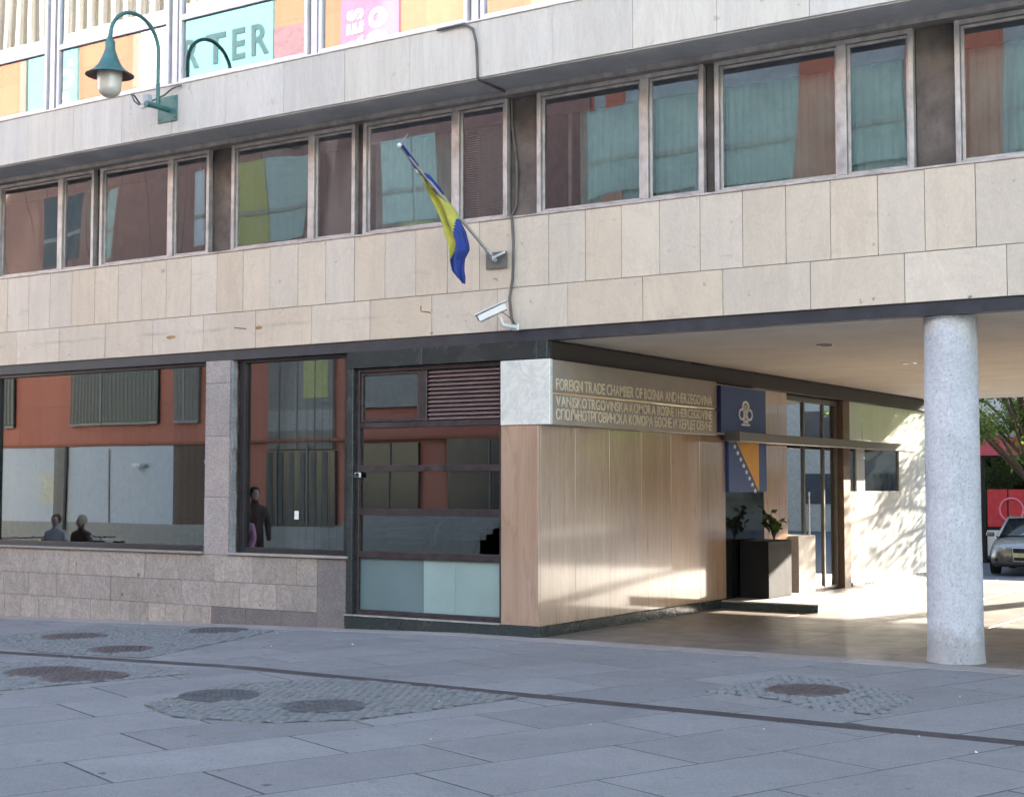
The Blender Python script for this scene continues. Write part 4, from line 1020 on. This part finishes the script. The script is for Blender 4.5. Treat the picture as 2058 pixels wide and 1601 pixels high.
op('base', -60, -23, -.5, .3, ogrey); op('shutter', -31.2, -28, .3, 3.2, obrown)
op('window', -36.9, -32, 4.05, 6.4, odark); op('window', -31.2, -29.9, 4.05, 6.4, obeige); op('window', -44, -40.2, 4.05, 6.4, odark)
for x0, x1 in ((-36.9, -32), (-31.2, -29.9), (-44, -40.2)):
    x = x0 + .1
    while x < x1 - .1: MB().box(x, x + .09, .02, .03, 4.15, 6.35).build('window_slat', obeige, O); x += .21
    MB().box(x0, x1, .03, .05, 4.0, 4.09).build('window_frame', ogrey, O); MB().box(x0 + (x1 - x0) * .38, x0 + (x1 - x0) * .38 + .08, .03, .05, 4.05, 6.4).build('window_frame', ogrey, O)
op('bay', -26.5, -23.4, .3, 2.9, odark); op('bay', -26.4, -23.5, 2.95, 3.6, obeige); op('bay', -26.4, -23.5, 3.6, 4.3, ogrey); op('bay', -26.4, -23.5, 4.3, 6.9, simple('bay_stone', (.24, .22, .2), .7)); op('window', -24.8, -23.7, 4.7, 6.3, oyel, .01)
op('door_window', -22.1, -19.8, .2, 3.1, odark); op('door_window', -18.6, -15.2, .2, 3.3, simple('navy_window', (.01, .012, .03), .2)); op('door_window', -22.3, -19.6, 4.3, 5.6, ogrey); op('door_window', -22.3, -19.6, 5.7, 6.6, obeige)
for k in range(5): MB().box(-22, -16, .4, 2.4 - k * .35, -.4, .1 + (4 - k) * 0 + k * .16).build('step', ogrey, O)
rnd = random.Random(3)
for k in (0, 1, 4): op('ledge', -46, -13.5, 3.22 + k * 3.1, 3.32 + k * 3.1, simple('orange_trim', (.30, .09, .045), .6), .05)
for x in (-34.5, -26.0, -24.6, -21.0, -17.0): op('mullion', x, x + .05, .3, 3.1, obeige, .04)
for x in (-25.9, -25.1, -24.3): op('bay_joint', x, x + .04, 2.95, 6.9, odark, .02)
for (x, z) in ((-33.0, 2.4), (-29.2, 2.5)): MB().box(x, x + .5, .1, .35, z, z + .14).build('lamp_box', owh, O)
for x0 in (-44, -38.5): MB().box(x0, x0 + 1.2, .02, .05, 1.0, 2.2).build('wall_notice', simple('notice_cream', (.6, .58, .45), .6), O)
for k in range(6): MB().box(-26.4 + k * .5, -26.2 + k * .5, .02, .04, .4, 2.85).build('bay_blind', simple('bay_blind_grey', (.10, .095, .085), .7), O)
for x0, x1, m in ((-38.6, -36.0, odark), (-35.2, -34.3, otq), (-30.3, -29.5, bluewall), (-28.3, -26.5, oyel), (-26.45, -24.8, otq), (-21.5, -20.2, otq), (-20.15, -19.0, otq), (-13.7, -9.8, otq), (-9, -6.9, otq), (-5.4, -3.6, otq), (-.8, 4, otq), (6, 9, otq)):
    op('window', x0, x1, 10.4, 13.2, m)
    op('window_sill', x0, x1, 11.4, 11.55, ogrey, .03)
for x0, x1, m in ((-20.6, -19.2, oyel), (-9, -7.2, oyel), (-3, -1.8, oyel), (-27.5, -26, oyel)): op('balcony', x0, x1, 9.5, 10.35, m)
def wall_text(body, size, x, z, sx, rot=0., step=.12):
    adv = 0.
    for ch in body:
        o, wd, mn = text_mesh('letter', ch, size, inkw if body != 'RTER' else inkg, O, None, .01, bold=.035)
        c_, s_ = math.cos(R(rot)), -math.sin(R(rot))
        o.location = (x + c_ * (adv - mn * sx), .045, z + s_ * (adv - mn * sx)); o.rotation_euler = (R(90), R(rot), 0); o.scale = (sx, 1, 1)
        adv += wd * sx + size * step
op('banner', -37.9, -36.9, 16.1, 18.6, teal); op('banner', -36.3, -35.2, 16.1, 18.6, teal); op('banner', -29.6, -25.15, 16.1, 18.6, teal)
op('pier', -32.0, -31.6, 16.0, 18.6, obeige, .05); op('white_panel', -31.6, -30.3, 16.1, 18.6, owh); op('pier', -38.4, -38.0, 16.0, 18.6, obeige, .05)
op('window', -25.1, -23.7, 16.0, 17.4, simple('mauve_window', (.22, .13, .15), .3)); op('banner', -22.2, -19.7, 15.9, 18.4, pinkf); op('window', -14.6, -13.55, 16.0, 18.4, oyel)
op('trim', -45, -13.6, 18.6, 18.72, owh, .1)
wall_text('RTER', 1.52, -29.45, 16.62, .95, 0., .20)
wall_text('O', .95, -36.15, 16.95, .9); wall_text('8', .62, -36.1, 16.3, 1.3); wall_text('O', .3, -35.75, 17.75, 1.)
wall_text('RES', .95, -21.2, 16.0, .8, -90); wall_text('SO', .95, -20.2, 16.1, .9, -90)
for k in range(-9, 6): op('window', k * 4.8, k * 4.8 + 2.6, 7.3, 9.2, odark if k % 2 else otq)
# people and bicycles on the square beyond the left edge of the frame (mirrored in the display windows)
def person(x, y, z, rz, h, shirt, trousers, hairc, label, seated=False, skirt=False):
    T = empty('person', label, 'person', (x, y, z), rz); s = h / 1.72
    hip = .48 if seated else .92
    js = [('pelvis', (0, 0, hip), .13), ('waist', (0, 0, hip + .18), .15), ('chest', (0, -.01, hip + .38), .17), ('neck', (0, 0, hip + .56), .055), ('head0', (0, -.01, hip + .64), .075), ('head1', (0, -.015, hip + .76), .09)]
    if seated: leg = lambda sd: [(sd * .1, -.02, hip - .02, .085), (sd * .12, -.42, hip, .07), (sd * .12, -.46, .08, .045), (sd * .12, -.62, .04, .04)]
    else: leg = lambda sd: [(sd * .1, 0, hip - .06, .09), (sd * .11, -.02, .48, .062), (sd * .12, .02, .08, .045), (sd * .13, -.14, .04, .04)]
    arm = lambda sd: [(sd * .19, 0, hip + .46, .075), (sd * .24, .0, hip + .20, .062), (sd * .22, -.12, hip + .0, .05), (sd * .20, -.2, hip - .06, .042)]
    V = [j[1] for j in js]; Rr = [j[2] for j in js]; E = [(i, i + 1) for i in range(5)]
    for sd in (-1, 1):
        for root, ch in ((0, leg(sd)), (2, arm(sd))):
            p = root
            for c in ch: V.append(c[:3]); Rr.append(c[3]); E.append((p, len(V) - 1)); p = len(V) - 1
    me = bpy.data.meshes.new('body'); me.from_pydata([tuple(a * s for a in v) for v in V], E, []); o = link('body', me, shirt, T)
    m = o.modifiers.new('skin', 'SKIN'); 
    for i, sv in enumerate(me.skin_vertices[0].data): sv.radius = (Rr[i] * s, Rr[i] * s); sv.use_root = i == 0
    m2 = o.modifiers.new('sub', 'SUBSURF'); m2.levels = m2.render_levels = 1
    hm = MB(); hm.lathe([(.001, .115), (.06, .1), (.095, .05), (.105, 0), (.1, -.05), (.06, -.1)], 0, 0, 16); ho = hm.build('hair', hairc, T); ho.location = (0, .03, (hip + .76) * s)
    fm = MB(); fm.lathe([(.001, .09), (.05, .07), (.075, .0), (.06, -.07), (.02, -.12)], 0, 0, 16); fo = fm.build('face', simple('skin', (.75, .52, .40), .6), T); fo.location = (0, -.045, (hip + .73) * s)
    return T
hairb = simple('hair_brown', (.20, .10, .05), .7); hairk = simple('hair_dark', (.02, .015, .012), .7)
person(-15.8, -6, -.2, R(150), 1.68, simple('white_shirt', (.8, .8, .85), .8), None, hairb, 'seated woman with long brown hair and white top', True)
person(-15.0, -6, -.2, R(170), 1.66, simple('dark_brown_coat', (.16, .10, .08), .8), None, simple('headscarf', (.75, .65, .48), .8), 'seated woman with a cream headscarf and dark coat', True)
person(-9.3, -5, -.14, R(120), 1.76, simple('dark_jacket', (.10, .065, .055), .8), None, hairk, 'standing man in a dark jacket')
person(-8.98, -4.4, -.14, R(165), 1.42, simple('pink_shirt', (.85, .45, .68), .8), None, hairb, 'shorter person in a pink shirt')
def bike(x, y, rz, lab):
    T = empty('bicycle', lab, 'bicycle', (x, y, gz(x, y)), rz, 'bicycles parked on the square'); m = simple('white_bike_paint', (.7, .7, .7), .4)
    for wx in (-.52, .52):
        mb = MB(); mb.tube([(wx + .33 * math.cos(a), 0, .34 + .33 * math.sin(a)) for a in [6.2832 * k / 20 for k in range(21)]], .018, 6, cap=False); mb.build('wheel', blackm, T)
    mb = MB()
    for a, b in (((-.52, 0, .34), (-.1, 0, .3)), ((-.1, 0, .3), (.38, 0, .72)), ((-.52, 0, .34), (-.2, 0, .75)), ((-.2, 0, .85), (-.1, 0, .3)), ((.52, 0, .34), (.36, 0, 1.0)), ((-.18, 0, .68), (.4, 0, .78))): mb.tube([a, b], .02, 6)
    mb.build('frame', m, T)
    MB().tube([(.3, -.3, 1.02), (.36, 0, 1.0), (.3, .3, 1.02)], .016, 6).build('handlebar', steel, T); MB().bbox(-.32, -.08, -.07, .07, .86, .91, .02).build('saddle', blackm, T)
    MB().bbox(.42, .66, -.15, .15, .74, .94, .01).build('basket', simple('basket_dark', (.05, .05, .06), .6), T)
for x, lab in ((-17.4, 'white city bicycle farthest left of the row beside the seated women'), (-16.7, 'white city bicycle in the middle of the row left of the seated women'), (-16.1, 'white city bicycle directly left of the long-haired seated woman'), (-14.3, 'white city bicycle standing alone to the right of the seated women')): bike(x, -6.2, R(80), lab)
print('objects', len(bpy.data.objects))
